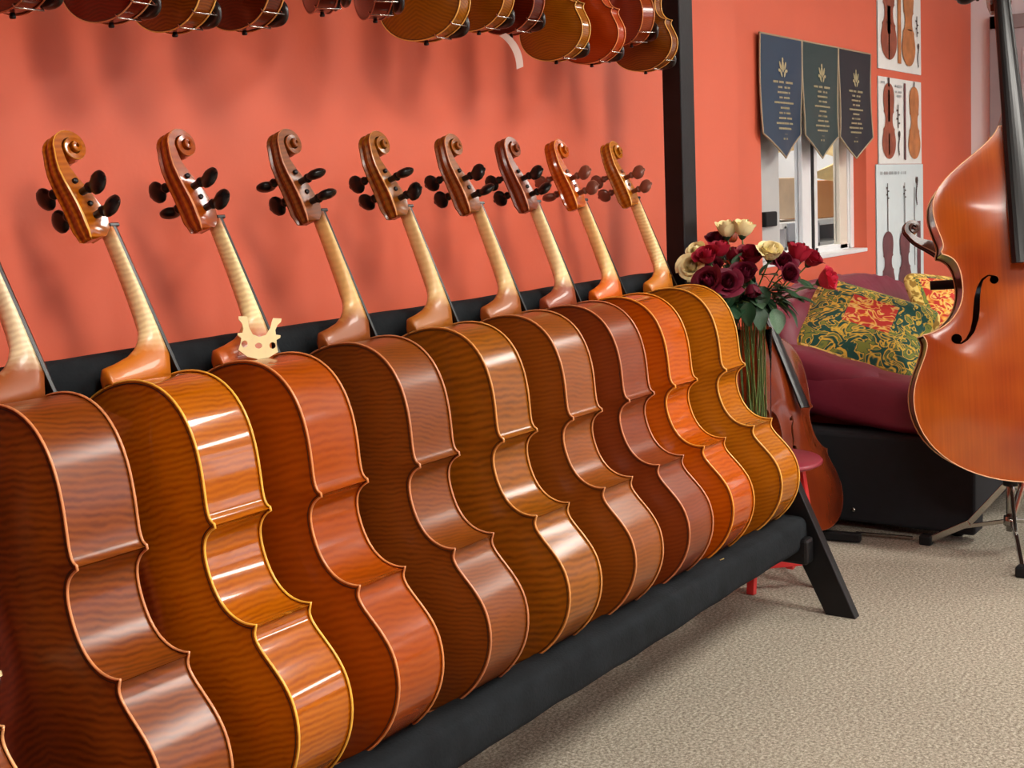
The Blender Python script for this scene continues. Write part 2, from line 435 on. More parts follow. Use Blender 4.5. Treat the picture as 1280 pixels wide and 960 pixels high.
        path = [(.052, .428), (.0455, .434), (.0425, .427), (.046, .415), (.0575, .395), (.064, .373), (.068, .350), (.0795, .327), (.086, .314), (.083, .306), (.0765, .312)]
        wd = [.004, .0035, .003, .0035, .006, .0075, .006, .0035, .003, .0035, .004]
        dots = ((( .0535, .424), .0068), ((.0755, .3165), .0088))
        if outline is OUT_BASS: fk = 1; path, wd, dots = BASS_F, BASS_W, BASS_D
        holes = []
        P = [(a_*fk, b_*fk) for a_, b_ in path]; n_ = len(P); le, ri = [], []
        for i in range(n_):
            q0, q1 = P[max(i-1, 0)], P[min(i+1, n_-1)]
            tx, ty = q1[0]-q0[0], q1[1]-q0[1]; l = sqrt(tx*tx+ty*ty); nx, ny = -ty/l, tx/l; w_ = wd[i]*fk*.62
            le.append((P[i][0]+nx*w_, P[i][1]+ny*w_)); ri.append((P[i][0]-nx*w_, P[i][1]-ny*w_))
        one = [le+ri[::-1]] + [[(cv*fk+rr*fk*cos(2*pi*j/12), cu*fk+rr*fk*sin(2*pi*j/12)) for j in range(12)] for (cv, cu), rr in dots]
        holes = one + [[(-a_, b_) for a_, b_ in h] for h in one]
        pts = [(v*f, u) for v, u in rows for f in ss]; m_, w_ = len(rows), len(ss)
        border = list(range(w_)) + [i*w_+w_-1 for i in range(1, m_)] + [(m_-1)*w_+j for j in range(w_-2, -1, -1)] + [i*w_ for i in range(m_-2, 0, -1)]
        V2, F2, rim = cut_sheet(pts, border, holes)
        s.m_top = mesh(kind+'_top', [(d+arch(v, u), v, u) for v, u in V2], F2, V2)
        s.m_f = []
        for sg in (1, -1):          # the cut edge of the plate round each opening
            V, F = [], []
            for a_, b_ in rim:
                if V2[a_][0]*sg < 0: continue
                n0 = len(V)
                for q in (a_, b_): V += [(d+arch(*V2[q]), V2[q][0], V2[q][1]), (d+arch(*V2[q])-.005*k, V2[q][0], V2[q][1])]
                F.append((n0, n0+1, n0+3, n0+2))
            s.m_f.append(mesh(kind+'_f_hole', V, F, smooth=False))
        # neck: fan of sections through the heel, then up to the nut
        uB = s.L
        L0 = .755*sc
        sl = .15 if kind != 'violin' else .11
        xf = lambda u: d + .008*k - (u-uB)*sl
        u = lambda q: uB + (q-.755)*sc            # cello measure to this instrument
        dd = d/k
        outer = [(-.001, .757), (-.003, .766), (-.003, .776), (.0, .785), (.22*dd, .791), (.45*dd, .800), (.60*dd, .812), (.70*dd, .826), (.765*dd, .845), (.775*dd, .875), (.765*dd, .910), (.745*dd, .95), (.715*dd, .99), (.685*dd, 1.02), (.660*dd, 1.036)]
        inner = [(.0, .750), (.0, .750), (.002, .750), (.01, .750), (.25*dd, .750), (.5*dd, .750), (.75*dd, .750), (.95*dd, .752), (None, .79), (None, .84), (None, .89), (None, .94), (None, .985), (None, 1.015), (None, 1.036)]
        hw = [.010, .014, .0155, .016, .0165, .017, .018, .0195, .0205, .0205, .020, .0192, .0183, .0176, .0172]
        V, F = [], []; NS = 14
        for (px, pu), (ix, iu), w_ in zip(outer, inner, hw):
            P = Vector((px*k, u(pu))); Q = Vector((xf(u(iu)) if ix is None else ix*k, u(iu)))
            for j in range(NS+1):
                f = pi*j/NS; e = abs(sin(f))**.75
                V.append((Q.x+(P.x-Q.x)*e, w_*k*cos(f), Q.y+(P.y-Q.y)*e))
        for i in range(len(outer)-1):
            for j in range(NS):
                F.append((i*(NS+1)+j, (i+1)*(NS+1)+j, (i+1)*(NS+1)+j+1, i*(NS+1)+j+1))
            F.append((i*(NS+1), i*(NS+1)+NS, (i+1)*(NS+1)+NS, (i+1)*(NS+1)))
        s.m_neck = mesh(kind+'_neck', V, F)
        s.neck_u = (u(.755), u(1.036))
        # fingerboard
        V, F = [], []; NS = 8; us = [1.036, .95, .85, .755, .65, .55, .455]
        for q in us:
            w_ = (.0165+(1.036-q)/(1.036-.455)*.0145)*k; uu = u(q); xb = xf(uu)
            for j in range(NS+1):
                y = -w_+2*w_*j/NS; V.append((xb+.006*k+.0085*k*sqrt(max(0, 1-(y/w_)**2)), y, uu))
            V.append((xb, w_, uu)); V.append((xb, -w_, uu))
        n_ = NS+3
        for i in range(len(us)-1):
            for j in range(n_): F.append((i*n_+j, i*n_+(j+1) % n_, (i+1)*n_+(j+1) % n_, (i+1)*n_+j))
        F.append(tuple(range(n_))[::-1]); F.append(tuple((len(us)-1)*n_+j for j in range(n_)))
        s.m_fb = mesh(kind+'_fingerboard', V, F, smooth=False)
        xn = xf(u(1.038))
        s.m_nut = box_me(kind+'_nut', xn-.004*k, xn+.0165*k, -.0165*k, .0165*k, u(1.036), u(1.043), .0015*k)
        # head: one sweep from the chin of the pegbox over the volute to the eye
        X0 = xn/k - .095              # where the cello measures of the head sit
        hp = [(.052, 1.016, .012, .0130), (.0535, 1.0185, .024, .0175), (.056, 1.024, .036, .0205), (.0595, 1.034, .047, .0222), (.0600, 1.048, .0500, .0228), (.0560, 1.066, .0465, .0228), (.0495, 1.086, .0410, .0222), (.0415, 1.106, .0350, .0213), (.0335, 1.126, .0290, .0203), (.0275, 1.146, .0240, .0195), (.0262, 1.165, .0200, .0187)]
        cx, cu = .0575, 1.186
        steps = 54
        for i in range(steps+1):
            f = -.12 + i/steps*(2*pi*2.15+.12)
            tn = f/(2*pi)
            r = .0305*exp(-.62*max(tn, 0)) - .0012*max(tn, 0)
            if tn > 1.6: r *= 1-.25*(tn-1.6)
            T = max(.0055, .0165*exp(-.58*max(tn, 0)))
            Wd = .0183 + .0045*max(0, tn-.2) + .0052*max(0, tn-.55)
            hp.append((cx-r*cos(f), cu+r*sin(f), T, Wd))
        V, F, FM = [], [], []
        cs = [(-1, -.5), (-1, .42), (-.92, .5), (-.80, .5), (-.62, .31), (-.36, .30), (-.10, .5), (.10, .5), (.36, .30), (.62, .31), (.80, .5), (.92, .5), (1, .42), (1, -.5), (.60, -.5), (.54, None), (-.54, None), (-.60, -.5)]
        nC = len(cs); TROUGH = {4: .50, 5: .58, 6: .58, 7: .54, 8: .46}
        for i, (x, q, T, Wd) in enumerate(hp):
            a_ = hp[max(i-1, 0)]; b_ = hp[min(i+1, len(hp)-1)]
            tx, ty = b_[0]-a_[0], b_[1]-a_[1]; l = sqrt(tx*tx+ty*ty); nx, ny = -ty/l, tx/l
            if i < 2: nx, ny = -1, 0
            fl = 1 if i < len(hp)-40 else .4
            for cy_, cn in cs:
                if cn is None: V.append(((X0+x+nx*(-.5+TROUGH.get(i, 0))*T)*k, cy_*Wd*k, u(q+ny*(-.5+TROUGH.get(i, 0))*T))); continue
                nn = cn*T if abs(cy_) not in (.62, .36) else .5*T-.0048*fl*min(1, T/.018)
                V.append(((X0+x+nx*nn)*k, cy_*Wd*k, u(q+ny*nn)))
        for i in range(len(hp)-1):
            for j in range(nC):
                F.append((i*nC+j, i*nC+(j+1) % nC, (i+1)*nC+(j+1) % nC, (i+1)*nC+j)); FM.append(1 if j in (1, 11) else 0)
        F.append(tuple(range(nC))[::-1]); FM.append(0)
        F.append(tuple((len(hp)-1)*nC+j for j in range(nC))); FM.append(1)
        uvs = [(v[1]+.3*v[0], v[2]) for v in V]
        s.m_head = mesh(kind+'_head', V, F, uvs, smooth=False, fmat=FM)
        # smooth shading along the sweep, sharp across the chamfers
        sm = [True]*len(F); s.m_head.polygons.foreach_set('use_smooth', sm)
        try: s.m_head.set_sharp_from_angle(angle=radians(32))
        except Exception: pass
        # pegs
        prof = [(.0045, -.0262), (.0050, -.0255), (.0064, .0), (.0070, .040), (.0098, .0415), (.0098, .046), (.0072, .0475), (.0075, .051), (.0150, .054), (.0205, .060), (.0222, .068), (.0205, .077), (.0140, .0845), (.0055, .087), (.0045, .0905), (.0015, .092)]
        V, F = [], []; n_ = 16
        for r, z in prof:
            flat = 1 if z < .052 else .48
            for j in range(n_): V.append((r*cos(2*pi*j/n_)*k, z*k, r*sin(2*pi*j/n_)*flat*k))
        for i in range(len(prof)-1):
            for j in range(n_): F.append((i*n_+j, (i+1)*n_+j, (i+1)*n_+(j+1) % n_, i*n_+(j+1) % n_))
        F.append(tuple(range(n_))); F.append(tuple((len(prof)-1)*n_+j for j in range(n_))[::-1])
        s.m_peg = mesh(kind+'_peg', V, F)
        s.pegs = [((X0+x)*k, u(q), sg) for x, q, sg in ((.062, 1.056, -1), (.056, 1.078, 1), (.0475, 1.100, -1), (.039, 1.121, 1))]
        s.m_pin = lathe_me(kind+'_button', [(.002*k, -.017*k), (.010*k, -.016*k), (.012*k, -.009*k), (.009*k, -.004*k), (.009*k, .004*k)], 14)
        s.k, s.u, s.xf = k, u, xf
    def build(s, e, wood, head, neck, edge, top, peg, fholes=True, pegs=True, rolls=None):
        b = obj('back_plate', s.m_back, wood, e); obj('edging', s.m_edge_back, edge, b); obj('purfling', s.m_purf, M_PURF, b)
        obj('ribs', s.m_ribs, wood, e)
        tp = obj('top_plate', s.m_top, top, e); obj('edging', s.m_edge_top, edge, tp)
        if fholes:
            for f in s.m_f: obj('f_hole', f, edge, tp)
        obj('neck', s.m_neck, neck, e); obj('fingerboard', s.m_fb, M_EBONY, e); obj('nut', s.m_nut, M_EBONY, e)
        h = obj('scroll', s.m_head, [head, edge], e)
        if pegs:
            for i, (x, u, sg) in enumerate(s.pegs):
                rl = rolls[i] if rolls else random.uniform(0, 2*pi)
                obj('peg', s.m_peg, peg, e, (x, 0, u), (0, rl, pi if sg < 0 else 0))
        obj('end_button', s.m_pin, M_EBONY, e, (s.d/2, 0, 0))
        return e

CEL = Fiddle('cello', 1.0, .129)
M_TOPW = spruce('spruce_top_orange', (150, 62, 18), (196, 104, 32))

# ---- the cellos standing in the rack: x of the back plate, lean, yaw, colours
Y0, Z0, TH = 1.565, .2405, .3249
CX = [.805, 1.117, 1.380, 1.620, 1.889, 2.169, 2.448, 2.713, 2.961, 3.273]
DTH = [.018, .017, .017, 0, -.013, -.015, -.012, -.004, .002, .006]
YAW = [0, -.006, .010, .016, .001, -.005, -.006, -.004, -.001, .010]
#        dark            light           edge            neck pale       freq chev rough coat crough contrast peg
SPEC = [((92, 40, 16), (196, 104, 50), (232, 170, 110), (226, 200, 150), 60, .10, .35, .45, .20, .6, 0),
        ((84, 30, 10), (205, 118, 50), (224, 150, 96), (240, 226, 186), 62, .22, .33, .5, .22, .85, 0),
        ((146, 62, 8), (240, 150, 32), (250, 190, 70), (240, 220, 168), 66, .06, .20, .8, .05, .8, 0),
        ((120, 42, 8), (224, 116, 28), (226, 146, 84), (246, 226, 168), 52, .10, .24, .65, .10, .5, 0),
        ((92, 44, 14), (188, 104, 42), (206, 136, 90), (226, 184, 116), 78, .25, .36, .45, .24, .7, 0),
        ((96, 48, 12), (214, 132, 40), (224, 156, 84), (228, 196, 136), 48, .10, .30, .5, .16, .8, 0),
        ((96, 46, 12), (200, 114, 44), (216, 146, 92), (232, 200, 138), 70, .12, .33, .5, .20, .55, 0),
        ((90, 30, 12), (186, 96, 52), (210, 136, 92), (240, 216, 158), 74, .08, .34, .5, .20, .45, 0),
        ((154, 52, 4), (242, 132, 16), (240, 162, 60), (236, 200, 132), 60, .08, .20, .75, .06, .6, 1),
        ((140, 70, 10), (234, 150, 40), (240, 178, 78), (236, 208, 146), 64, .10, .26, .6, .12, .75, 1)]
LAB = ['strung cello with its bridge standing, first in the rack, far from the roses',
       'brown flamed cello second in the rack, next to the strung one',
       'glossy golden orange cello with sharp window glints on its ribs',
       'red orange cello with a loose bridge hung on its neck',
       'dull dark brown cello next to the one carrying the loose bridge',
       'brown cello with bold dark flames, fifth in the rack from the roses',
       'brown cello fourth in the rack from the roses, with black pegs',
       'dark reddish brown cello third in the rack from the roses, with black pegs',
       'bright red orange cello with brown pegs, second in the rack from the roses',
       'amber cello with brown pegs at the rack end beside the roses']
ROLL4 = [[.4, 1.2, .7, 1.0], [1.2, 1.1, 1.3, .9], [1.0, 1.4, 1.3, 1.2], [1.1, .1, 1.0, 1.3], [0.1, 1.2, .15, .1], [1.2, 1.0, .15, 1.2], [.5, 1.3, 1.2, 1.1], [.7, 1.2, 1.0, 1.3], [1.2, .2, 1.1, 1.2], [1.1, 1.0, 1.2, 1.2]]
CELLOS = []
for i, sp in enumerate(SPEC):
    dk, lt, ed, pale, fr, chv, ro, co, cr, ct, pg = sp
    wood = varnish('varnished_maple', dk, lt, fr, chv, ro, co, cr, ct, seed=i*1.7)
    edge = plain('worn_edge', ed, .35, coat=.3, noise=.12, nscale=30)
    nk = neck_mat('bare_neck_maple', pale, [a_*.45+b_*.55 for a_, b_ in zip(dk, lt)], *CEL.neck_u, freq=95 if i in (1, 2, 3, 9) else 70, flame=.38 if i in (1, 2, 3, 9) else .2)
    e = thing('cello', LAB[i], 'cello', (CX[i], Y0, Z0), (-(TH+DTH[i]), 0, YAW[i]), 'cellos standing in the rack')
    CEL.build(e, wood, wood, nk, edge, M_TOPW, M_BOX if pg else M_EBONY, rolls=ROLL4[i])
    CELLOS.append(e)

# bridge of a cello, feet down at z = 0, in the local y-z plane
def bridge_me(name, h=.092, w=.046, t=.009):
    out = [(-w, 0), (-w*.60, 0), (-w*.55, .009), (-w*.50, .022), (-w*.30, .038), (0, .043), (w*.30, .038), (w*.50, .022), (w*.55, .009), (w*.60, 0), (w, 0), (w*.99, .007), (w*.84, .014), (w*.74, .026), (w*.78, .036), (w*1.0, .037), (w*.99, .042), (w*.82, .047), (w*.84, .058), (w*.92, h*.80), (w*.5, h*.95), (0, h), (-w*.5, h*.95), (-w*.92, h*.80), (-w*.84, .058), (-w*.82, .047), (-w*.99, .042), (-w*1.0, .037), (-w*.78, .036), (-w*.74, .026), (-w*.84, .014), (-w*.99, .007)]
    holes = [[(cy+rr*sy*cos(2*pi*j/14), cz+rr*sin(2*pi*j/14)) for j in range(14)] for cy, cz, rr, sy in ((0, .062, .0065, 1.2), (.030, .060, .0075, .9), (-.030, .060, .0075, .9))]
    V2, F2, rim = cut_sheet(out, list(range(len(out))), holes); n = len(V2)
    V = [(t/2, y, z) for y, z in V2] + [(-t/2*(1-.35*z/h), y, z) for y, z in V2]
    edge = {}
    for f in F2:
        for a_, b_ in zip(f, f[1:]+f[:1]): edge[(a_, b_)] = 1
    F = list(F2) + [tuple(i+n for i in f[::-1]) for f in F2] + [(b_, a_, a_+n, b_+n) for a_, b_ in edge if (b_, a_) not in edge]
    return mesh(name, V, F, smooth=False)
BR = bridge_me('cello_bridge')

# strings, bridge and tailpiece of the nearest cello
z = CELLOS[0]
pb = .36; hb = CEL.d+CEL.A*.98
b = obj('bridge', BR, M_BRIDGE, z, (hb-.002, 0, pb), (0, radians(90), 0))
for j, y in enumerate((-.024, -.008, .008, .024)):
    zt = CEL.u(1.04); pts = [(CEL.xf(zt)+.018, y*.45, zt), (hb+.088-abs(y)*.25, y, pb), (hb+.05, y*.8, .27)]
    obj('string', tube_me('string', pts, .0009, 6), M_STEEL, z)
obj('tailpiece', slab_me('tailpiece', (hb+.045, 0, .272), (hb-.004, 0, .03), .05, .01, (0, 1, 0), .003), M_EBONY, z)

# ------------------------------------------------------------------ rack
rack = thing('cello_rack', 'long black padded wooden rack holding the row of cellos', 'rack', (0, 0, 0))
X0, X1 = .15, 3.50
def padrail(name, x0, x1, cy, cz, hy, hz, ex, parent, seed=1):
    rnd = random.Random(seed); V, F = [], []; n = 20; ns = 70
    for i in range(ns+1):
        x = x0+(x1-x0)*i/ns; w_ = 1+.018*sin(i*1.3+seed)+rnd.uniform(-.012, .012)
        for k in range(n):
            a_ = 2*pi*k/n
            sag = .002*sin(i*.3+seed*2)*(sin(a_) < -.5)
            V.append((x, cy+hy*w_*spow(cos(a_), ex), cz+hz*w_*spow(sin(a_), ex)+sag))
    for i in range(ns):
        for k in range(n): F.append((i*n+k, i*n+(k+1) % n, (i+1)*n+(k+1) % n, (i+1)*n+k))
    F.append(tuple(range(n))[::-1]); F.append(tuple(ns*n+k for k in range(n)))
    return obj(name, mesh(name, V, F), M_BLACKPAD, parent)
padrail('front_rail', X0, X1-.03, 1.462, .238, .046, .049, .5, rack, 1)
padrail('lower_rail', X0, X1-.03, 1.735, .150, .04, .04, .5, rack, 2)
padrail('back_rail', X0, X1+.02, 1.895, .957, .040, .042, .85, rack, 3)
PX = 3.555
obj('post', box_me('post', PX-.0, PX+.09, 1.835, 1.900, 0, 2.25, .004), M_BLACKWOOD, rack)
obj('post', box_me('post', X0-.09, X0, 1.835, 1.900, 0, 2.25, .004), M_BLACKWOOD, rack)
obj('hanging_rail', box_me('hanging_rail', X0-.09, PX+.09, 1.965, 2.005, 2.05, 2.14, .004), M_BLACKWOOD, rack)
for xx in (X0-.09, PX): obj('bracket', box_me('bracket', xx+.005, xx+.085, 1.895, 1.970, 2.06, 2.13, .003), M_BLACKWOOD, rack)
for xx in (3.495, X0-.045):
    a0 = Vector((xx, 1.320, -.02)); a1 = Vector((xx, 1.50, .372))
    me = slab_me('leg', a0, a1, .098, .036, (0, 1, 0), .003)
    for v in me.vertices:
        if v.co.z < .001: v.co.z = .001
    obj('leg', me, M_BLACKWOOD, rack)
    obj('cross_member', box_me('cm', xx-.075, xx-.022, 1.395, 1.86, .155, .232, .010), M_BLACKWOOD, rack)
obj('loose_thread', tube_me('thread', [att(900, 700, 3.05), att(905, 698, 3.05)], .0012, 5), plain('thread', (190, 160, 90), .8), rack)

# loose bridge upside down across the neck of the red orange cello
lb = thing('cello_bridge', 'pale unfitted maple bridge hung upside down on a cello neck', 'bridge')
me = bridge_me('loose_bridge'); bo = obj('bridge_body', me, M_BRIDGE, lb)
lb.parent = None
Mc = Matrix.Translation(CELLOS[3].location) @ CELLOS[3].rotation_euler.to_matrix().to_4x4()
tb = (Mc @ Vector((.085, 0, .84)) - Vector((0, 0, CAMZ))).dot(_a) - .052
loc = att(325, 397, tb)
bn = (-_a + _r*.25 + _u*.15).normalized(); bz_ = (-_u - _r*.06); bz_ = (bz_-bn*bz_.dot(bn)).normalized(); by_ = bz_.cross(bn)
lb.matrix_world = Matrix(((bn.x, by_.x, bz_.x, loc.x), (bn.y, by_.y, bz_.y, loc.y), (bn.z, by_.z, bz_.z, loc.z), (0, 0, 0, 1))) @ Matrix.Scale(.86, 4)

# ------------------------------------------------------------------ violins hanging above
VIO = Fiddle('violin', .471, .039)
M_TOPV = spruce('spruce_top_violin', (140, 58, 18), (188, 96, 30))
#      px of lowest point, yaw deg, dark, light, edge, scale
VS = [((2, 16), 0, (70, 18, 10), (150, 50, 26), (170, 100, 60), 'reddish violin first in the hanging row, furthest from the black post'),
      ((128, 28), -4, (70, 10, 4), (160, 40, 10), (216, 150, 100), 'dark red violin with a wide plain back, second in the hanging row'),
      ((208, 40), 0, (70, 18, 8), (206, 120, 20), (236, 180, 90), 'dark backed violin with golden ribs, third in the hanging row'),
      ((296, 38), 2, (60, 10, 6), (150, 62, 16), (220, 150, 80), 'dark violin with amber ribs, fourth in the hanging row'),
      ((391, 16), 34, (56, 8, 6), (120, 32, 16), (170, 90, 60), 'dark red violin turned edge on, fifth in the hanging row'),
      ((458, 24), 34, (60, 10, 6), (126, 36, 20), (170, 90, 60), 'dark red violin turned edge on, next to the golden chevron-flamed viola'),
      ((526, 51), -4, (112, 58, 14), (204, 130, 30), (236, 180, 90), 'golden viola with chevron flames down its back'),
      ((592, 39), 4, (100, 44, 10), (206, 132, 26), (236, 180, 90), 'golden brown violin right behind the chevron-flamed one'),
      ((632, 43), 8, (60, 12, 8), (130, 40, 20), (190, 110, 70), 'dark red violin with a white paper tag below it'),
      ((690, 76), 2, (112, 56, 10), (210, 134, 28), (240, 190, 100), 'golden brown violin with a plain back and flamed golden ribs'),
      ((735, 80), 0, (150, 48, 12), (206, 86, 26), (236, 150, 90), 'plain orange red violin hanging between the golden and the dark one'),
      ((782, 56), 30, (120, 40, 16), (190, 90, 40), (220, 140, 80), 'small red brown violin mostly hidden behind the orange red one'),
      ((803, 89), 0, (56, 16, 6), (206, 124, 24), (240, 180, 90), 'dark backed violin with golden ribs next to the black post')]
M_CHIN = plain('chinrest_ebony', (20, 18, 18), .3, coat=.3)
chin_prof = puff_me('chinrest', .009, .034, .026, .8, .9, 24, 12)
for i, (px, yw, dk, lt, ed, lab) in enumerate(VS):
    P = at(px[0], px[1], 1, 1.862)
    e = thing('violin', lab, 'violin', P, (-.03, 0, radians(-yw)), 'violins and violas hanging in a row')
    wood = varnish('violin_maple', dk, lt, 120 if i != 6 else 95, .5 if i == 6 else .15, .28, .6, .12, .75, seed=i+20)
    edge = plain('violin_edge', ed, .35, coat=.3)
    nk = neck_mat('violin_neck', (214, 170, 104), lt, *VIO.neck_u)
    VIO.build(e, wood, wood, nk, edge, M_TOPV, M_EBONY)
    if i == 6: e.scale = (1.12, 1.12, 1.12)
    Mv = Matrix.Translation(P) @ e.rotation_euler.to_matrix().to_4x4() @ Matrix.Scale(1.12 if i == 6 else 1, 4)
    uh = VIO.u(1.004)
    for xl_ in (VIO.xf(uh)-.022*VIO.k-.010, VIO.xf(uh)+.0145*VIO.k+.009):
        q = Mv @ Vector((xl_, 0, uh))
        obj('hook', tube_me('hook', [(q.x, 1.968, 2.10), (q.x, 1.945, 2.10), (q.x, q.y+.035, q.z-.002), (q.x, q.y-.016, q.z), (q.x, q.y-.020, q.z+.008)], .0028, 8), M_STEEL, rack)
    # chin rest on the front, its clamp over the ribs at the bottom
    c = obj('chin_rest', chin_prof, M_CHIN, e, (VIO.d+.021, -.048, .030))
    k = VIO.half
    cl_ = c.location
    for q in (4, 9):
        v_, u_ = k[q]
        obj('clamp', tube_me('clamp', [Vector(p_)-cl_ for p_ in [(.004, -v_+.003, u_+.004), (-.004, -v_+.002, u_+.002), (-.004, -v_-.002, u_-.004), (VIO.d+.010, -v_-.002, u_-.004), (VIO.d+.012, -v_+.008, u_+.004)]], .0017, 6), M_STEEL, c)
    obj('tailpiece', slab_me('tailpiece', (VIO.d+.026, 0, .115), (VIO.d+.012, 0, .006), .034, .006, (0, 1, 0), .002), M_EBONY, e)
# paper tag
V, F = [], []
for j in range(9):
    f = j/8; px = 628+22*sin(f*pi/2*1.0); py = 43+42*(1-cos(f*pi/2))*.55+42*f*.45
    P = at(px, py, 1, 1.845); 
    for o_ in (-.0085, .0085): V.append(P+Vector((o_*.6, -o_*.8, o_*.35)))
for v in list(V): V.append(v+Vector((.0006, .0006, 0)))
for j in range(8): F += [(2*j, 2*j+1, 2*j+3, 2*j+2), (18+2*j, 18+2*j+2, 18+2*j+3, 18+2*j+1)]
tag(obj('paper_tag', mesh('paper_tag', V, F), plain('paper', (226, 208, 200), .8)), 'curling white paper tag hanging under the dark red violin', 'tag')

# ------------------------------------------------------------------ far side: window, banners, posters
FY = YB+.075
win = struct(obj('window_1', box_me('frame', WX0, WX1, FY, FY+.05, WZ0, WZ0+.045, .003), M_FRAME))
obj('frame', box_me('frame', WX0, WX1, FY, FY+.05, WZ1-.045, WZ1, .003), M_FRAME, win)
for x in (WX0, WX1-.05): obj('frame', box_me('frame', x, x+.05, FY, FY+.05, WZ0, WZ1, .003), M_FRAME, win)
obj('sill', box_me('sill', WX0, WX1, YB-.004, FY+.01, WZ0, WZ0+.018, .003), M_FRAME, win)
M_GLASS = NT('window_glass'); g = M_GLASS.b; g.inputs['Base Color'].default_value = (.98, 1, 1, 1); g.inputs['Roughness'].default_value = .0; g.inputs['Transmission Weight'].default_value = 1; g.inputs['IOR'].default_value = 1.05; M_GLASS = M_GLASS.m
def fx(px): return at(px, 250, 1, FY).x
sash = obj('sash', box_me('sash', fx(998), fx(1009), FY-.02, FY+.02, WZ0+.02, WZ1-.03, .003), M_FRAME, win)
obj('sash_stile', box_me('st', WX0+.05, fx(969), FY-.02, FY+.02, WZ0+.02, WZ1-.03, .003), plain('grey_aluminium', (188, 190, 188), .4), win)
obj('sash_stile', box_me('st', fx(1014.5), fx(1018), FY+.0, FY+.03, WZ0+.02, WZ1-.03, .002), M_RUBBER, win)
obj('sash_stile', box_me('st', fx(1018.5), fx(1022), FY+.0, FY+.03, WZ0+.02, WZ1-.03, .002), M_FRAME, win)
obj('sash_stile', box_me('st', fx(1050), fx(1059), FY+.0, FY+.035, WZ0+.02, WZ1-.03, .003), plain('cream_stile', (222, 214, 198), .5), win)
obj('sash_stile', box_me('st', fx(1061), fx(1066), FY-.01, FY+.03, WZ0+.02, WZ1-.03, .003), M_FRAME, win)
obj('pane', box_me('pane', fx(969), fx(998), FY+.0, FY+.004, WZ0+.04, WZ1-.04), M_GLASS, win)
obj('pane', box_me('pane', fx(1022), fx(1050), FY+.02, FY+.024, WZ0+.04, WZ1-.04), M_GLASS, win)
P = at(961, 274, 1, FY-.03)
obj('latch', box_me('latch', P.x-.06, P.x+.06, FY-.045, FY-.018, P.z-.032, P.z+.032, .006), M_RUBBER, win)
# room beyond the window
struct(obj('wall_beyond', box_me('wb', XC, XR, 3.5, 3.6, 0, H), plain('beyond_wall', (214, 196, 176), .8)))
area('room_beyond_offscreen', (6.2, 2.95, 2.6), (0, 0, 0), 2.2, .5, 34, (1, .97, .92))
BY = 2.74
def bx(px, py=250): return at(px, py, 1, BY).x
def bz(px, py): return at(px, py, 1, BY).z
tag(obj('cardboard_panel', box_me('cp', bx(1018), bx(1060), BY, BY+.2, bz(1035, 272), bz(1035, 225), .005), plain('orange_board', (216, 150, 88), .7)), 'orange box standing beyond the window', 'box')
sh = thing('shelf_unit', 'white shelf unit with dark niches beyond the window', 'shelf', (0, 0, 0))
x0, x1 = bx(965), bx(1060)
for yy in (275, 303, 318): obj('shelf_board', box_me('sb', x0, x1, BY-.05, BY+.25, bz(1035, yy)-.02, bz(1035, yy)+.012, .002), M_FRAME, sh)
obj('niche_back', box_me('nb', x0, x1, BY+.2, BY+.25, bz(1035, 330), bz(1035, 276), 0), plain('dark_board', (34, 26, 22), .8), sh)
for px in (970, 1012, 1058): obj('upright', box_me('up', bx(px)-.015, bx(px)+.015, BY-.05, BY+.25, 0, bz(1035, 276), .002), plain('pale_upright', (186, 186, 192), .6), sh)
obj('front_panel', box_me('fp', bx(972), bx(1010), BY-.06, BY-.04, bz(990, 300), bz(990, 278), .002), plain('grey_panel', (172, 176, 186), .6), sh)
tag(obj('paper_stack', box_me('ps', bx(968), bx(1012), BY+.02, BY+.2, bz(990, 274)+.002, bz(990, 222), .004), plain('pale_boxes', (214, 190, 164), .8, noise=.1, nscale=9)), 'pale stacked cartons beyond the window', 'carton')
V, F, n, m_ = [], [], 40, 16
for i in range(n+1):
    for j in range(m_+1):
        x = bx(958)+(bx(1066)-bx(958))*i/n; f = j/m_
        zt = bz(1010, 150); zb = bz(1010, 212)+.10*sin(i/n*5+1)
        V.append((x, BY-.14+.09*sin(f*8+i*.30)+.05*sin(i*.55+f*3), zt+(zb-zt)*f))
for i in range(n):
    for j in range(m_): F.append((i*(m_+1)+j, i*(m_+1)+j+1, (i+1)*(m_+1)+j+1, (i+1)*(m_+1)+j))
tag(obj('draped_cloth', mesh('drape', V, F), plain('cream_cloth', (240, 214, 160), .8, noise=.08)), 'cream cloth draped in folds beyond the window', 'cloth')

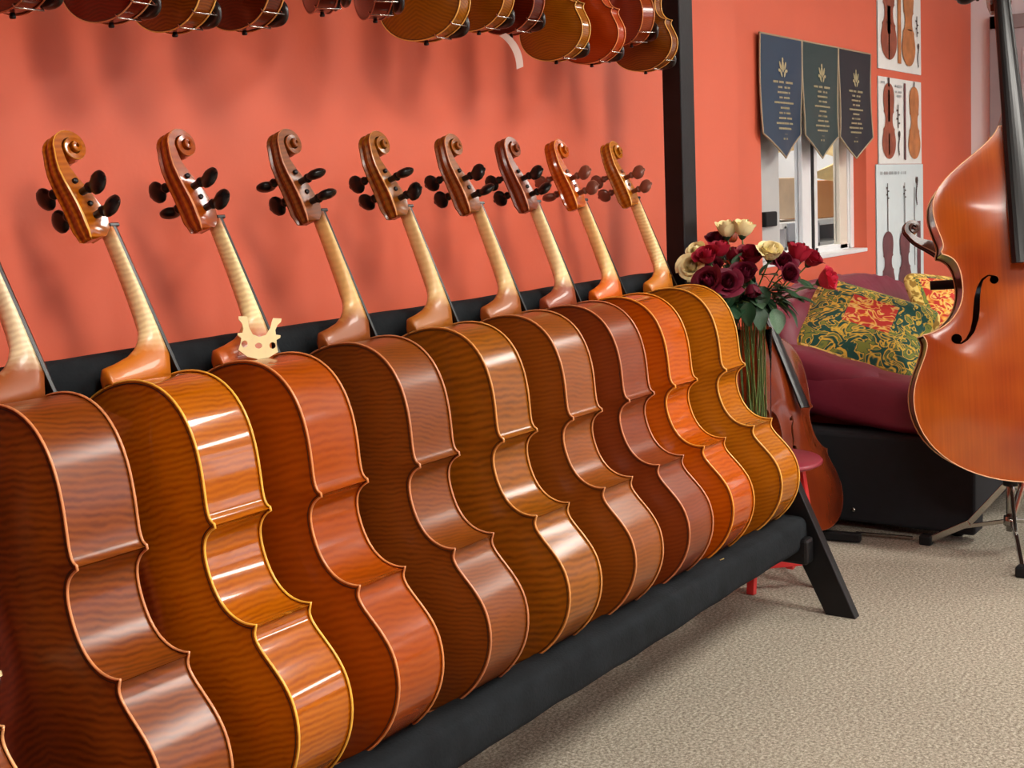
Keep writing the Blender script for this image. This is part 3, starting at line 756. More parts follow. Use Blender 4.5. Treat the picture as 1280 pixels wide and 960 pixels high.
M_GOLD = plain('gold_print', (176, 164, 124), .6)
M_PIPING = plain('banner_piping', (166, 150, 124), .7)
def bannerx(px): return at(px, 50, 1, YB-.02).x
BXs = [bannerx(948.5), bannerx(1001), bannerx(1046.5), bannerx(1087.5)]
def banner(i, col, lab):
    x0, x1 = BXs[i]+.004, BXs[i+1]-.004; w = x1-x0; xm = (x0+x1)/2
    zt, zs, zp = 1.868, 1.462, 1.362
    e = thing('banner', lab, 'banner', (xm, YB-.022, zt), group='pointed wall banners')
    n, m_ = 14, 18; V, F, top = [], [], None
    def shp(a_, f):    # a_ -1..1 across, f 0..1 down
        zb = zp+(zs-zp)*abs(a_) - zt
        z_ = zb*f
        y = -.010*sin(a_*2.2+f*3+i)*f - .012*f*f*(1-abs(a_))
        return Vector((a_*w/2, y-.002, z_))
    for s_ in (0, 1):
        for a_ in range(n+1):
            for f in range(m_+1): V.append(shp(-1+2*a_/n, f/m_)+Vector((0, .003*s_, 0)))
    q = (n+1)*(m_+1)
    for a_ in range(n):
        for f in range(m_):
            b0 = a_*(m_+1)+f; F.append((b0, b0+1, b0+m_+2, b0+m_+1)); F.append((q+b0, q+b0+m_+1, q+b0+m_+2, q+b0+1))
    cl = obj('cloth', mesh('banner_cloth', V, F), plain('banner_satin', col, .45, noise=.08, nscale=6), e)
    rim = [shp(-1, f/10) for f in range(11)] + [shp(-1+2*a_/14, 1) for a_ in range(1, 14)] + [shp(1, 1-f/10) for f in range(11)] + [shp(1-2*a_/8, 0) for a_ in range(1, 8)]
    obj('piping', tube_me('piping', [p+Vector((0, .001, 0)) for p in rim], .0042, 6, closed=True), M_PIPING, e)
    # emblem and lettering
    V, F = [], []
    def poly(pts):
        b0 = len(V)
        for x, z_ in pts:
            a_ = x/(w/2); zb = zp+(zs-zp)*abs(a_)-zt
            V.append(shp(a_, z_/zb)+Vector((0, -.0022, 0)))
        F.append(tuple(range(b0, len(V))))
    ez = -.125
    def ell(cx, cz, rx, rz, rot=0):
        poly([(cx+rx*cos(t_)*cos(rot)-rz*sin(t_)*sin(rot), cz+rx*cos(t_)*sin(rot)+rz*sin(t_)*cos(rot)) for t_ in [2*pi*j/10 for j in range(10)]])
    ell(0, ez+.030, .008, .009); ell(0, ez+.002, .011, .026)
    for sg in (1, -1):
        ell(sg*.024, ez+.004, .008, .020, -sg*.5); ell(sg*.018, ez-.028, .007, .018, -sg*.55); ell(sg*.036, ez-.016, .010, .007, 0)
    em = obj('emblem', mesh('emblem', V, F, smooth=False), M_GOLD, e)
    V, F = [], []
    rnd = random.Random(5)
    for li, (ln, dz) in enumerate(((.20, 0), (.13, 1), (.13, 2), (.10, 3), (.20, 4), (.09, 5), (.12, 6), (.17, 7), (.19, 8), (.15, 9), (.05, 10.1), (.06, 11.0))):
        zc = -.19-dz*.0215; x = -ln/2
        while x < ln/2:
            lw = rnd.uniform(.0045, .008); hh = (.0048 if li else .0055) if li != 10 else .001
            if rnd.random() > .14: poly([(x, zc-hh/1.2), (x+lw, zc-hh/1.2), (x+lw, zc+hh/1.2), (x, zc+hh/1.2)])
            x += lw+.0028
    obj('lettering', mesh('lettering', V, F, smooth=False), M_GOLD, e)
    obj('hanging_rod', tube_me('rod', [(-w/2, .002, .0), (w/2, .002, .0)], .005, 8), M_PIPING, e)
banner(0, (26, 52, 76), 'slate blue pointed banner with gold emblem, above the roses')
banner(1, (28, 52, 52), 'dark green pointed banner between the blue and the navy one')
banner(2, (8, 12, 26), 'navy black pointed banner beside the instrument posters')

# posters: printed shapes on paper
M_PAPER = plain('poster_paper', (232, 234, 230), .5)
M_PAPER2 = plain('poster_paper_cool', (214, 228, 230), .5)
def ink(c): return plain('poster_print', c, .5, noise=.25, nscale=14)
I_BROWN, I_TAN, I_DARK, I_GREY, I_MAU = ink((146, 72, 46)), ink((186, 116, 62)), ink((64, 46, 42)), ink((160, 166, 168)), ink((104, 56, 60))
def poster(lab, x0, x1, z0, z1, paper, items):
    e = thing('poster', lab, 'poster', (x0, YB-.004, z0), group='instrument posters')
    n = 10; V, F = [], []
    for i in range(n+1):
        x = (x1-x0)*i/n; c = .003*sin(i*.9)
        V += [(x, -.002-c*.5-.001, 0), (x, -.002-c*.3, z1-z0), (x, .003, 0), (x, .003, z1-z0)]
    for i in range(n):
        b0 = 4*i; F += [(b0, b0+4, b0+5, b0+1), (b0+2, b0+3, b0+7, b0+6), (b0, b0+2, b0+6, b0+4), (b0+1, b0+5, b0+7, b0+3)]
    obj('sheet', mesh('sheet', V, F, smooth=False), paper, e)
    for nm, mat, polys in items:
        V, F = [], []
        for pl in polys:
            b0 = len(V); V += [(x, -.0065, z_) for x, z_ in pl]; F.append(tuple(range(b0, len(V))))
        m = mesh(nm, V, F, smooth=False)
        obj(nm, m, mat, e)
def fid(cx, zb, L_, wf=1):       # printed body outline
    k = L_/.755
    R = [(v*k*wf, u*k) for v, u in CEL.half[::2]]
    strips = []
    for (v0, u0), (v1, u1) in zip(R, R[1:]):
        strips.append([(cx-v0, zb+u0), (cx+v0, zb+u0), (cx+v1, zb+u1), (cx-v1, zb+u1)])
    return strips
def rect(cx, cz, w, h): return [(cx-w/2, cz-h/2), (cx+w/2, cz-h/2), (cx+w/2, cz+h/2), (cx-w/2, cz+h/2)]
def headprint(cx, z0, k=1): return [rect(cx, z0+.06*k, .012*k, .12*k)]+[rect(cx+sg*.016*k, z0+(.025+.022*j)*k, .022*k, .009*k) for j, sg in enumerate((1, -1, 1, -1))]
def scrollprint(cx, z0, k=1):
    o = []
    for j in range(10):
        f = j/10; o.append(rect(cx-.012*k*sin(f*4)+.006*k, z0+.10*k*f, .012*k, .013*k))
    o.append([(cx+.006*k+.017*k*cos(t_), z0+.105*k+.017*k*sin(t_)) for t_ in [2*pi*j/10 for j in range(10)]]); return o
def words(x0, x1, z_, h, seed):
    rnd = random.Random(seed); o = []; x = x0
    while x < x1:
        w_ = rnd.uniform(.006, .016)
        if rnd.random() > .15: o.append(rect(x+w_/2, z_, w_, h))
        x += w_+.004
    return o
px0, px1 = at(1096.5, 150, 1, YB).x, at(1150, 150, 1, YB).x; PW = px1-px0
poster('instrument poster showing front side and back, highest on the window wall', px0, px1, 1.813, 2.36, M_PAPER,
       [('printed_front', I_BROWN, fid(.16, .05, .45, .95)), ('printed_back', I_TAN, fid(.475, .035, .45, .85)), ('printed_strings', M_PAPER2, [rect(.16, .25, .05, .14), rect(.16, .12, .018, .14)]),
        ('printed_side', I_TAN, [rect(.325, .22, .05, .36)]), ('printed_bridge', I_DARK, [rect(.16, .235, .09, .008), rect(.495, .225, .07, .006)]), ('printed_head', I_DARK, headprint(.615, .20, .9)), ('printed_scroll', I_DARK, scrollprint(.63, .045, 1))])
poster('instrument poster with an orange front and back, middle one of three', px0, px1, 1.335, 1.774, M_PAPER,
       [('printed_front', I_BROWN, fid(.15, .025, .385, .95)), ('printed_neck', I_DARK, [rect(.15, .415, .026, .045), rect(.15, .295, .028, .16), rect(.15, .1, .02, .11)]), ('printed_back', I_TAN, fid(.56, .025, .385, .92)), ('printed_button', I_DARK, [rect(.56, .42, .016, .03)]),
        ('printed_side', I_MAU, [rect(.405, .22, .026, .40)]), ('printed_head', I_DARK, headprint(.295, .185, 1)), ('printed_scroll', I_DARK, scrollprint(.305, .05, 1)), ('lettering', I_GREY, words(.03, .10, .41, .012, 1)+words(.25, .35, .40, .012, 2)+words(.25, .35, .37, .010, 3)+words(.26, .35, .35, .010, 4))])
p3 = at(1094.5, 300, 1, YB).x; p4 = at(1152.5, 260, 1, YB).x
poster('large pale poster of long-necked instruments, lowest, behind the sofa back', p3, p4, .66, 1.333, M_PAPER2,
       [('printed_front', I_MAU, fid(.16, -.0, .33, 1.1)), ('printed_back', I_MAU, fid(.43, -.0, .33, 1.1)), ('printed_neck', I_DARK, [rect(.16, .43, .010, .22)]+headprint(.16, .48, .8)), ('printed_neck', I_DARK, [rect(.43, .43, .010, .22)]+headprint(.43, .48, .8)),
        ('printed_side', I_MAU, [rect(.665, .2, .06, .33)]), ('printed_bow', I_DARK, [rect(.595, .34, .008, .42)]+scrollprint(.63, .46, 1.2)), ('lettering', I_GREY, words(.05, .47, .628, .016, 9))])

# ------------------------------------------------------------------ sofa
M_LEATH = plain('burgundy_leather', (118, 34, 54), .5, noise=.12, nscale=5, bump=.45, bscale=22)
M_SOFAB = plain('black_sofa_fabric', (15, 18, 24), .85, noise=.2, nscale=30)
SX = 4.405
sofa = thing('sofa', 'burgundy leather sofa with a black fabric base under the posters', 'sofa', (SX, 1.20, 0), (0, 0, 0))
# local: x along the wall, y from the front (0) to the wall (.92)
obj('base', box_me('base', .0, 1.85, 0.03, .90, .05, .345, .02, 3), M_SOFAB, sofa)
obj('side_panel', box_me('sp', -.012, .10, -.012, .90, .03, .355, .015, 3), M_SOFAB, sofa)
_bt = at(1067, 637, 0, SX-.012)
obj('button', puff_me('button', .004, .008, .008, 1, 1, 12, 8), M_STEEL, sofa, (-.014, _bt.y-1.20, _bt.z))
for x, y in ((.1, .08), (.1, .84), (1.75, .08), (1.75, .84)): obj('foot', lathe_me('foot', [(.022, 0), (.03, .055)], 12), M_RUBBER, sofa, (x, y, 0))
def armfn(p):
    f = max(0, (p.y+.47)/.94)     # 0 front, 1 back
    return Vector((p.x+.015*sin(p.y*9), p.y, p.z*(1+.25*f)+.13*f**1.25+.006*sin(p.y*23)*(p.z > 0)))
for x in (.150, 1.72):
    obj('arm', puff_me('arm', .125, .46, .088, .55, .45, 40, 20, armfn), M_LEATH, sofa, (x, .44, .415))
    obj('arm_roll', puff_me('arm_roll', .105, .30, .062, .7, .6, 40, 18, lambda p: Vector((p.x, p.y, p.z+.14*((p.y+.3)/.6)+.004*sin(p.y*30)))), M_LEATH, sofa, (x-.01, .58, .485))
obj('seat_cushion', puff_me('seat', .74, .40, .10, .35, .3, 40, 16), M_LEATH, sofa, (.925, .40, .335))
def backfn(p):
    return Vector((p.x, p.y+.20*(p.z/.26)*.5, p.z+.05*cos(p.x*1.9)*(p.z > 0)+.006*sin(p.x*40)*(p.z > .1)))
obj('backrest', puff_me('back', .80, .11, .25, .45, .4, 48, 20, backfn), M_LEATH, sofa, (.95, .755, .54))
obj('back_panel', box_me('bp', .22, 1.83, .82, .88, .3, .62, .02), M_SOFAB, sofa)

# cushions
def tapestry(name, gold, red):
    t = NT(name); tc = t.n('ShaderNodeTexCoord'); sep = t.n('ShaderNodeSeparateXYZ'); t.l(tc.outputs['Object'], sep.inputs[0])
    nz = t.n('ShaderNodeTexNoise', Scale=16.0, Detail=1.0, Distortion=2.2); t.l(tc.outputs['Object'], nz.inputs['Vector'])
    n2 = t.n('ShaderNodeTexNoise', Scale=26.0, Detail=1.0, Distortion=1.5); t.l(tc.outputs['Object'], n2.inputs['Vector'])
    G, Yl, R, C = lin((18, 72, 62)), lin((214, 178, 62)), lin((186, 44, 34)), lin((230, 196, 110))
    green = t.ramp(nz.outputs[0], [(.44, G), (.50, Yl), (.53, Yl), (.57, G), (.63, lin((120, 130, 50)))])
    mid = t.ramp(nz.outputs[0], [(.40, R), (.47, C), (.53, lin((222, 150, 50))), (.60, R)])
    ax = t.math('MAXIMUM', t.math('ABSOLUTE', sep.outputs[0]), t.math('ABSOLUTE', sep.outputs[1]))
    f1 = t.math('GREATER_THAN', ax, gold); f2 = t.math('GREATER_THAN', ax, red)
    c = t.mix(f1, mid, green); c = t.mix(f2, c, t.ramp(n2.outputs[0], [(.45, lin((150, 116, 40))), (.55, lin((226, 200, 110)))]))
    t.l(c, t.b.inputs['Base Color']); t.b.inputs['Roughness'].default_value = .9
    bp = t.n('ShaderNodeBump', Strength=.5, Distance=.004); t.l(n2.outputs[0], bp.inputs['Height']); t.l(bp.outputs[0], t.b.inputs['Normal'])
    return t.m
def cushfn(p):
    return Vector((p.x*(1-.10*(p.y/.23)**2*0), p.y, p.z*(1-.75*(max(abs(p.x), abs(p.y))/.235)**3)))
def cushion(lab, loc, xa, za, mat, s_=1):
    e = thing('cushion', lab, 'cushion', loc)
    z_ = Vector(za).normalized(); x_ = Vector(xa); x_ = (x_-z_*x_.dot(z_)).normalized(); y_ = z_.cross(x_)
    e.matrix_world = Matrix(((x_.x, y_.x, z_.x, loc[0]), (x_.y, y_.y, z_.y, loc[1]), (x_.z, y_.z, z_.z, loc[2]), (0, 0, 0, 1))) @ Matrix.Scale(s_, 4)
    obj('cover', puff_me('cover', .235, .235, .085, .55, .25, 56, 20, cushfn), mat, e)
    pts = [(.228*spow(cos(2*pi*j/48), .25), .228*spow(sin(2*pi*j/48), .25), 0) for j in range(48)]
    obj('piping', tube_me('piping', pts, .006, 6, closed=True), plain('gold_cord', (196, 164, 84), .8, noise=.2, nscale=60), e)
cushion('green and gold tapestry cushion leaning in the sofa corner', tuple(at(1083, 413, 0, 4.86)), (.22, -.93, -.33), (-.42, -.36, .83), tapestry('tapestry_green', .085, .214), 1.06)
cushion('red and gold tapestry cushion further along the sofa', tuple(at(1196, 402, 0, 5.75)), (.9, -.5, -.1), (-.30, -.80, .55), tapestry('tapestry_red', .19, .205), 1.0)

# ------------------------------------------------------------------ stool, vase, roses
M_REDM = plain('red_stool_paint', (196, 44, 44), .35, coat=.2)
M_SEAT = plain('dusky_red_seat', (142, 46, 60), .4, coat=.15)
SC = at(962, 571, 2, .40); SCX, SCY = SC.x, SC.y
stool = thing('stool', 'small red stool with a round seat under the rose vase', 'stool', (SCX, SCY, 0))
obj('seat', lathe_me('seat', [(.02, .378), (.150, .378), (.162, .384), (.164, .391), (.158, .398), (.02, .400)], 40), M_SEAT, stool)
ft = at(948, 737, 2, 0.0); fl = Vector((ft.x-SCX, ft.y-SCY, 0)); R_ = .155; a0 = atan2(fl.y, fl.x)
for j in range(4):
    a_ = a0+j*pi/2; c_, s_ = cos(a_), sin(a_)
    obj('leg', slab_me('leg', (R_*c_, R_*s_, 0), (.10*c_, .10*s_, .379), .024, .024, (-s_, c_, 0), .002), M_REDM, stool)
    b_ = a_+pi/2
    obj('stretcher', slab_me('stretcher', (.145*c_, .145*s_, .085), (.145*cos(b_), .145*sin(b_), .085), .020, .016, (0, 0, 1), .002), M_REDM, stool)
VC = at(944, 566, 2, .40)
M_VASE = NT('vase_glass'); g = M_VASE.b; g.inputs['Base Color'].default_value = (.95, 1, .98, 1); g.inputs['Roughness'].default_value = .02; g.inputs['Transmission Weight'].default_value = 1; g.inputs['IOR'].default_value = 1.1; M_VASE = M_VASE.m
prof = [(.004, .0), (.050, .0), (.052, .004), (.053, .10), (.055, .25), (.060, .40), (.0575, .40), (.0525, .25), (.0505, .10), (.0495, .012), (.004, .012)]
vase = tag(obj('vase', lathe_me('vase', prof, 32), M_VASE, None, (VC.x, VC.y, .402)), 'tall clear glass vase full of rose stems on the red stool', 'vase')

M_STEM = plain('rose_stem', (92, 112, 52), .5, noise=.2, nscale=20)
M_LEAF = plain('rose_leaf', (40, 74, 48), .45, noise=.25, nscale=25)
M_LEAF2 = plain('rose_leaf_pale', (84, 116, 88), .5, noise=.2, nscale=25)
def petal_bloom(name, n, openf, seed):
    rnd = random.Random(seed); V, F = [], []
    for k in range(n):
        f = (k+.5)/n; ang = k*2.399; r = .006+.021*f**.8; hgt = .046-.007*f*openf+.004*sin(k*2.1); span = 1.15-.25*f
        for b in range(6):
            t_ = b/5
            rr = r*(.30+.70*min(1, t_*2.0)**.7) + openf*.010*f*f*max(0, t_-.55)**1.2*4
            rr *= 1-.22*(1-f)*t_
            for a_ in range(6):
                s_ = -1+2*a_/5; an = ang+s_*span*(1-.25*t_**3)
                zz = hgt*t_*(1-.16*abs(s_)**2.5*t_)-.004*openf*f*max(0, t_-.8)*5+rnd.uniform(-.0005, .0005)
                V.append((rr*cos(an)*(1+.04*s_), rr*sin(an)*(1+.04*s_), zz))
        b0 = k*36
        for b in range(5):
            for a_ in range(5): F.append((b0+b*6+a_, b0+b*6+a_+1, b0+(b+1)*6+a_+1, b0+(b+1)*6+a_))
    return mesh(name, V, F)
BLOOM = [petal_bloom('rose_bud', 15, .45, 1), petal_bloom('rose_half_open', 22, .95, 2), petal_bloom('rose_open', 28, 1.6, 3)]
V, F = [], []
for i in range(7):
    t_ = i/6; w_ = .5*sin(pi*min(1, t_*.92+.04))**.8*(1-.35*t_)
    for j, s_ in enumerate((-1, -.5, 0, .5, 1)): V.append((s_*w_*.9, t_, .10*abs(s_)*w_*2-.22*t_*t_))
for i in range(6):
    for j in range(4): F.append((i*5+j, i*5+j+1, (i+1)*5+j+1, (i+1)*5+j))
LEAF = mesh('leaf', V, F)
CALYX = lathe_me('calyx', [(.003, -.010), (.008, -.006), (.013, .002), (.015, .010), (.011, .009), (.003, .004)], 10)
REDS = [plain('rose_petal_red', c, .55, noise=.15, nscale=40, spec=.3) for c in ((160, 22, 46), (126, 14, 36), (98, 14, 38), (214, 52, 78))]
CREAM = plain('rose_petal_cream', (248, 234, 178), .55, noise=.08, nscale=40, spec=.3)
#        px   py   dt   colour kind size tilt(px dir)  label
ROSES = [(908, 287, .03, -1, 0, 1.05, (-.1, 1), 'pale cream rose bud of the highest pair, nearer the black post'),
         (929, 286, .00, -1, 0, 1.05, (.1, 1), 'pale cream rose bud of the highest pair, nearer the window'),
         (864, 333, -.17, -1, 2, .95, (-.30, .15), 'open cream rose beside the end cello and the black post'),
         (963, 315, -.06, -1, 1, 1.10, (.05, .8), 'cream rose in the middle of the red ones'),
         (871, 313, -.12, -1, 1, .75, (-.5, .6), 'small cream rose half hidden behind the open cream one'),
         (896, 300, .06, 2, 1, .9, (-.1, .9), 'dark red rose just under the cream bud pair'),
         (884, 320, -.19, 0, 1, 1.0, (-.4, .8), 'bright red rose above the open cream rose'),
         (899, 312, -.02, 0, 0, 1.0, (-.1, 1), 'red rose bud under the dark one below the cream pair'),
         (915, 318, .04, 1, 0, .85, (.1, 1), 'small red rose bud tucked in beside the large red rose'),
         (938, 320, -.06, 1, 1, 1.2, (.05, .9), 'large red rose touching the central cream rose'),
         (929, 343, -.09, 2, 1, 1.15, (-.1, .55), 'dark red rose below the large red rose'),
         (885, 352, -.25, 2, 2, 1.1, (-.5, .25), 'open dark purple red rose low beside the end cello'),
         (908, 353, -.20, 2, 2, 1.05, (-.05, .3), 'open dark red rose low in the bunch, next to the purple red one'),
         (941, 362, -.10, 2, 0, .8, (.1, -.7), 'drooping dark rose bud hanging over the leaves'),
         (891, 336, -.12, 2, 1, .95, (-.4, .5), 'dark rose between the bright red rose and the open dark ones'),
         (980, 328, -.05, 2, 2, 1.0, (.2, .4), 'very dark red rose between the central cream rose and the tall bud'),
         (986, 343, -.14, 2, 1, .9, (.3, .2), 'dark red rose under the very dark one'),
         (998, 317, -.02, 0, 0, 1.2, (.15, 1), 'tall red rose bud in front of the window'),
         (1015, 324, .00, 0, 1, 1.0, (.5, .8), 'red rose leaning outwards beside the tall red bud'),
         (1034, 350, -.03, 3, 1, 1.15, (.85, .35), 'bright pinkish red rose standing out over the sofa')]
base_t = (Vector((VC.x, VC.y, .9))-Vector((0, 0, CAMZ))).dot(_a)
def leafobj(parent, base, d, size, mat):
    d = Vector(d).normalized(); up = Vector((0, 0, 1)); x_ = d.cross(up)
    if x_.length < .1: x_ = Vector((1, 0, 0))
    x_.normalize(); n_ = x_.cross(d)
    o = obj('leaf', LEAF, mat, parent)
    o.matrix_local = Matrix(((x_.x, d.x, n_.x, base[0]), (x_.y, d.y, n_.y, base[1]), (x_.z, d.z, n_.z, base[2]), (0, 0, 0, 1))) @ Matrix.Scale(size, 4)
    return o
rnd = random.Random(11)
RK = (.027, .032, .037)
def _lim(r): return (-.25, -.11 if r[0] < 893 else .12)
DTS = [min(max(r[2], _lim(r)[0]), _lim(r)[1]) for r in ROSES]
for _ in range(300):             # blooms keep clear of each other: shift them in depth only
    for i in range(len(ROSES)):
        for j in range(i):
            a_, b_ = ROSES[i], ROSES[j]
            A, B = att(a_[0], a_[1], base_t+DTS[i]), att(b_[0], b_[1], base_t+DTS[j]); need = .92*(a_[5]*RK[a_[4]]+b_[5]*RK[b_[4]])
            if (A-B).length < need:
                sg = .004 if DTS[i] >= DTS[j] else -.004
                DTS[i] = min(max(DTS[i]+sg, _lim(a_)[0]), _lim(a_)[1]); DTS[j] = min(max(DTS[j]-sg, _lim(b_)[0]), _lim(b_)[1])
_az = sorted(range(len(ROSES)), key=lambda i: atan2((att(ROSES[i][0], ROSES[i][1], base_t+DTS[i])-Vector((VC.x, VC.y, 0))).y, (att(ROSES[i][0], ROSES[i][1], base_t+DTS[i])-Vector((VC.x, VC.y, 0))).x))
_a0 = atan2((att(*ROSES[_az[0]][:2], base_t)-Vector((VC.x, VC.y, 0))).y, (att(*ROSES[_az[0]][:2], base_t)-Vector((VC.x, VC.y, 0))).x)
LANE = {i: (_a0+2*pi*n/len(ROSES), n % 2) for n, i in enumerate(_az)}
STEMS = []
for i, (px, py, dt, ci, kind, sz, tl, lab) in enumerate(ROSES):
    dt = DTS[i]; P = att(px, py, base_t+dt)
    ax = (_r*tl[0] + _u*tl[1] - _a*(.55 if kind else .15)).normalized()
    e = thing('rose', lab, 'rose', (VC.x, VC.y, .416))
    org = Vector(e.location)
    ang, inner_ = LANE[i]; fr_, rr_ = (rnd.uniform(.008, .020), rnd.uniform(.022, .034)) if inner_ else (rnd.uniform(.026, .038), rnd.uniform(.040, .048))
    tw = ang-(.9 if inner_ else -.7)+rnd.uniform(-.15, .15); foot = Vector((fr_*cos(tw), fr_*sin(tw), .002)); rim = Vector((rr_*cos(ang), rr_*sin(ang), .385))
    bl = P-org-ax*.024*sz
    pts = []
    for j in range(15):
        t_ = j/14
        if t_ < .55:
            f = t_/.55; p = foot.lerp(rim, f)
        else:
            f = (t_-.55)/.45; c1 = rim+(rim-foot)*.25; c2 = bl-ax*.05
            p = rim*(1-f)**3+c1*3*f*(1-f)**2+c2*3*f*f*(1-f)+bl*f**3
        pts.append(p)
    obj('stem', tube_me('stem', pts, .0026, 6), M_STEM, e); STEMS.append((e, pts))
    z_ = ax; x_ = z_.cross(Vector((.3, .2, .9))).normalized(); y_ = z_.cross(x_)
    mw = Matrix(((x_.x, y_.x, z_.x, bl.x), (x_.y, y_.y, z_.y, bl.y), (x_.z, y_.z, z_.z, bl.z), (0, 0, 0, 1)))
    b = obj('bloom', BLOOM[kind], CREAM if ci < 0 else REDS[ci], e); b.matrix_local = mw @ Matrix.Scale(sz*1.12, 4)
    c = obj('calyx', CALYX, M_LEAF, e); c.matrix_local = mw @ Matrix.Scale(sz, 4)
    for j in range(5 if i % 2 else 4):
        p = pts[rnd.choice((10, 10, 11, 11, 12))]; da = rnd.uniform(-1, 1)
        d = _r*(cos(da*1.6)*(.9 if px > 930 else -.5)) - _a*rnd.uniform(.1, .9) + _u*rnd.uniform(-.7, .3)
        for _ in range(12):          # a leaf does not grow through a bloom
            sz_ = rnd.uniform(.05, .075); pts_ = [Vector(p)+org+Vector(d).normalized()*sz_*f_ for f_ in (.0, .35, .7, 1)]
            if all((q_-att(r_[0], r_[1], base_t+DTS[n_])).length > RK[r_[4]]*r_[5]+.006 for n_, r_ in enumerate(ROSES) for q_ in pts_): break
            p = pts[rnd.choice((10, 10, 10, 11))]; d = _r*rnd.uniform(-1, 1) - _a*rnd.uniform(-.3, .9) + _u*rnd.uniform(-1, .1)
        leafobj(e, p, d, sz_, M_LEAF2 if rnd.random() < .3 else M_LEAF)

rnd = random.Random(4)
for j, (px, py, dx, dy, sz) in enumerate([(944, 362, .2, -.5, .10), (962, 352, .8, -.3, .10), (975, 362, .9, -.3, .10), (958, 372, .5, -.8, .10), (978, 376, .8, -.5, .10), (990, 372, 1, -.1, .10), (984, 385, .6, -.8, .10), (968, 386, .2, -1, .10),
        (936, 378, -.1, -1, .10), (948, 384, .1, -1, .11), (996, 362, 1, .2, .09), (926, 362, -.5, -.5, .09), (914, 372, -.6, -.6, .09), (905, 364, -.8, -.3, .08), (922, 384, -.3, -1, .09), (934, 348, .3, .7, .08), (950, 344, .4, .8, .09), (972, 348, .7, .5, .09), (878, 346, -.9, -.3, .07), (918, 334, .2, .9, .08), (954, 358, -.1, -.9, .10), (1000, 350, .9, -.4, .08)]):
    Pw = att(px, py, base_t-.05-rnd.uniform(0, .05))
    _, par, q = min(((Pw-Vector(e_.location)-p_).length, n_, m_) for n_, (e_, pp) in enumerate(STEMS) for m_, p_ in enumerate(pp) if m_ >= 10)
    par, q = STEMS[par][0], STEMS[par][1][q]; P = Pw-Vector(par.location)
    obj('petiole', tube_me('petiole', [q, q.lerp(P, .5)+Vector((0, 0, .006)), P], .0012, 5), M_STEM, par)
    leafobj(par, P, _r*dx+_u*dy-_a*rnd.uniform(.1, .5), sz*rnd.uniform(.62, .8), M_LEAF2 if j % 3 == 1 else M_LEAF)

# ------------------------------------------------------------------ cello leaning by the stool
jw = varnish('leaning_cello_maple', (96, 30, 10), (190, 88, 34), 60, .1, .3, .5, .15, .5, seed=51)
je = plain('leaning_cello_edge', (110, 50, 24), .4)
J = thing('cello', 'red brown cello leaning front outwards between the stool and the sofa', 'cello', (4.165, 1.745, .016), (-.117, -.34, -1.666))
J.scale = (.93, .93, .93)
CEL.build(J, jw, jw, neck_mat('leaning_neck', (190, 130, 70), (120, 50, 20), *CEL.neck_u), je, spruce('spruce_top_red', (112, 40, 14), (150, 62, 22), .22), M_EBONY)

# ------------------------------------------------------------------ double bass on its stand
BASS = Fiddle('bass', 1.51, .20, outline=OUT_BASS, osc=1.0)
b0 = att(1297, 603, 4.02); b1 = att(1266, 150, 4.10)
zl = (b1-b0).normalized()
tocam = (Vector((0, 0, CAMZ))-(b0+b1)/2); tocam.z = 0; tocam.normalize()
nrm = Matrix.Rotation(radians(10), 3, 'Z') @ tocam
xl = (nrm-zl*nrm.dot(zl)).normalized(); yl = zl.cross(xl)
org = b0 - xl*BASS.d
bass = thing('double_bass', 'glossy orange brown double bass standing on a chrome stand', 'double bass')
bass.matrix_world = Matrix(((xl.x, yl.x, zl.x, org.x), (xl.y, yl.y, zl.y, org.y), (xl.z, yl.z, zl.z, org.z), (0, 0, 0, 1)))
bw_ = varnish('bass_maple', (60, 20, 12), (120, 52, 30), 40, .1, .28, .6, .12, .4, seed=61)
BASS.build(bass, bw_, bw_, neck_mat('bass_neck', (150, 80, 44), (90, 34, 18), *BASS.neck_u), plain('bass_edge', (236, 190, 140), .3, coat=.5), spruce('bass_spruce', (158, 62, 22), (196, 98, 26), .22), M_EBONY)

st = thing('bass_stand', 'chrome folding stand with rubber feet under the double bass', 'stand', (0, 0, 0))
hub = at(1263, 689, 2, 0.0)
cz = lambda px, py: att(px, py, hub.dot(_a)-CAMZ*_a.z).z
hz, hz2 = .245, .105
HB = Vector((hub.x, hub.y, 0))
obj('column', tube_me('column', [HB+Vector((0, 0, .07)), HB+Vector((0, 0, .30))], .014, 14), M_CHROME, st)
obj('collar', tube_me('collar', [HB+Vector((0, 0, hz-.02)), HB+Vector((0, 0, hz+.02))], .024, 14), M_RUBBER, st)
obj('collar', tube_me('collar', [HB+Vector((0, 0, hz2-.015)), HB+Vector((0, 0, hz2+.015))], .022, 14), M_CHROME, st)
feet = [at(1158, 676, 2, .012), at(1279, 716, 2, .012)]
feet.append(HB*3-feet[0]-feet[1]+Vector((0, 0, .036)))
for f in feet:
    f = Vector(f); dr = (HB-f); dr.z = 0; Ln = dr.length; dr.normalize()
    knee = f+dr*(Ln*.52)+Vector((0, 0, .075))
    l = obj('leg', slab_me('leg', f, knee, .022, .012, (0, 0, 1), .002), M_CHROME, st)
    obj('rubber_foot', box_me('rf', -.022, .022, -.02, .02, -.012, .022, .005), M_RUBBER, l, f)
    obj('strut', slab_me('strut', knee, HB+Vector((0, 0, hz)), .020, .010, (0, 0, 1), .002), M_CHROME, st)
    obj('brace', slab_me('brace', f+dr*(Ln*.45)+Vector((0, 0, .06)), HB+Vector((0, 0, hz2)), .014, .008, (0, 0, 1), .002), M_CHROME, st)
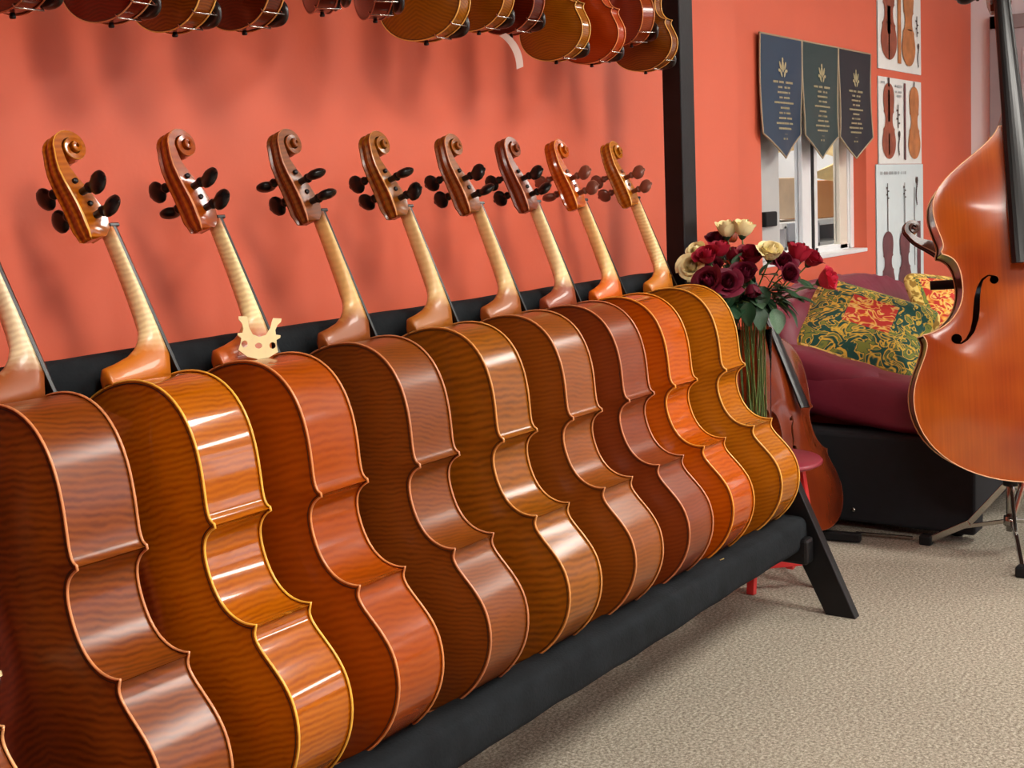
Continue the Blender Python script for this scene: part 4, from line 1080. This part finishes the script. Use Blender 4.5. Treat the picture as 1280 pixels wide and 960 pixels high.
# mast behind the bass with a padded arm
off = BASS.A+.014                # the padded bar bears on the crown of the back
pl0 = org - xl*off; dr_ = ray(1163, 357); tt = (pl0-Vector((0, 0, CAMZ))).dot(xl)/dr_.dot(xl)
arm0 = dr_*tt + Vector((0, 0, CAMZ)); au, av = (arm0-org).dot(zl), (arm0-org).dot(yl)
obj('support_arm', tube_me('arm', [arm0, pl0+zl*au-yl*av], .016, 12), M_RUBBER, st)
mast = org - xl*(off+.028)
obj('mast', tube_me('mast', [HB+Vector((0, 0, .08)), HB.lerp(Vector((mast.x, mast.y, 0)), .35)+Vector((0, 0, .13)), mast-zl*.03, mast+zl*.25, mast+zl*(au+.03)], .013, 12), M_CHROME, st)

# ------------------------------------------------------------------ cello half hidden behind the bass, only its head in sight
K = thing('cello', 'dark cello behind the double bass, only its scroll showing', 'cello')
hd = att(1144, 292, 4.95); zk = (-_r*.72+_u*.66+_a*.12).normalized(); xk = (_r*.62+_u*.70+_a*.15); xk = (xk-zk*xk.dot(zk)).normalized(); yk = zk.cross(xk)
ok = hd - zk*1.165 - xk*.05
K.matrix_world = Matrix(((xk.x, yk.x, zk.x, ok.x), (xk.y, yk.y, zk.y, ok.y), (xk.z, yk.z, zk.z, ok.z), (0, 0, 0, 1)))
kw = varnish('dark_cello_maple', (56, 22, 14), (112, 56, 36), 60, .1, .3, .5, .15, .5, seed=71)
CEL.build(K, kw, kw, neck_mat('dark_neck', (120, 66, 40), (70, 30, 20), *CEL.neck_u), plain('dark_edge', (150, 96, 70), .4), M_TOPW, M_EBONY, pegs=False)
obj('endpin', tube_me('endpin', [(CEL.d/2, 0, .002), (CEL.d/2, 0, -(ok+xk*CEL.d/2).z/zk.z+.004)], .005, 10), M_STEEL, K)

# low black foot of a folded stand by the sofa
fs = thing('folded_stand', 'flat black bar and thin steel strip of a folded stand before the sofa', 'stand')
p0, p1 = at(1028, 668, 2, .02), at(1076, 672, 2, .02)
obj('bar', slab_me('bar', p0, p1, .03, .03, (0, 0, 1), .004), M_RUBBER, fs)
obj('strip', slab_me('strip', at(1070, 666, 2, .012), at(1141, 672, 2, .012), .008, .012, (0, 0, 1), .001), M_CHROME, fs)
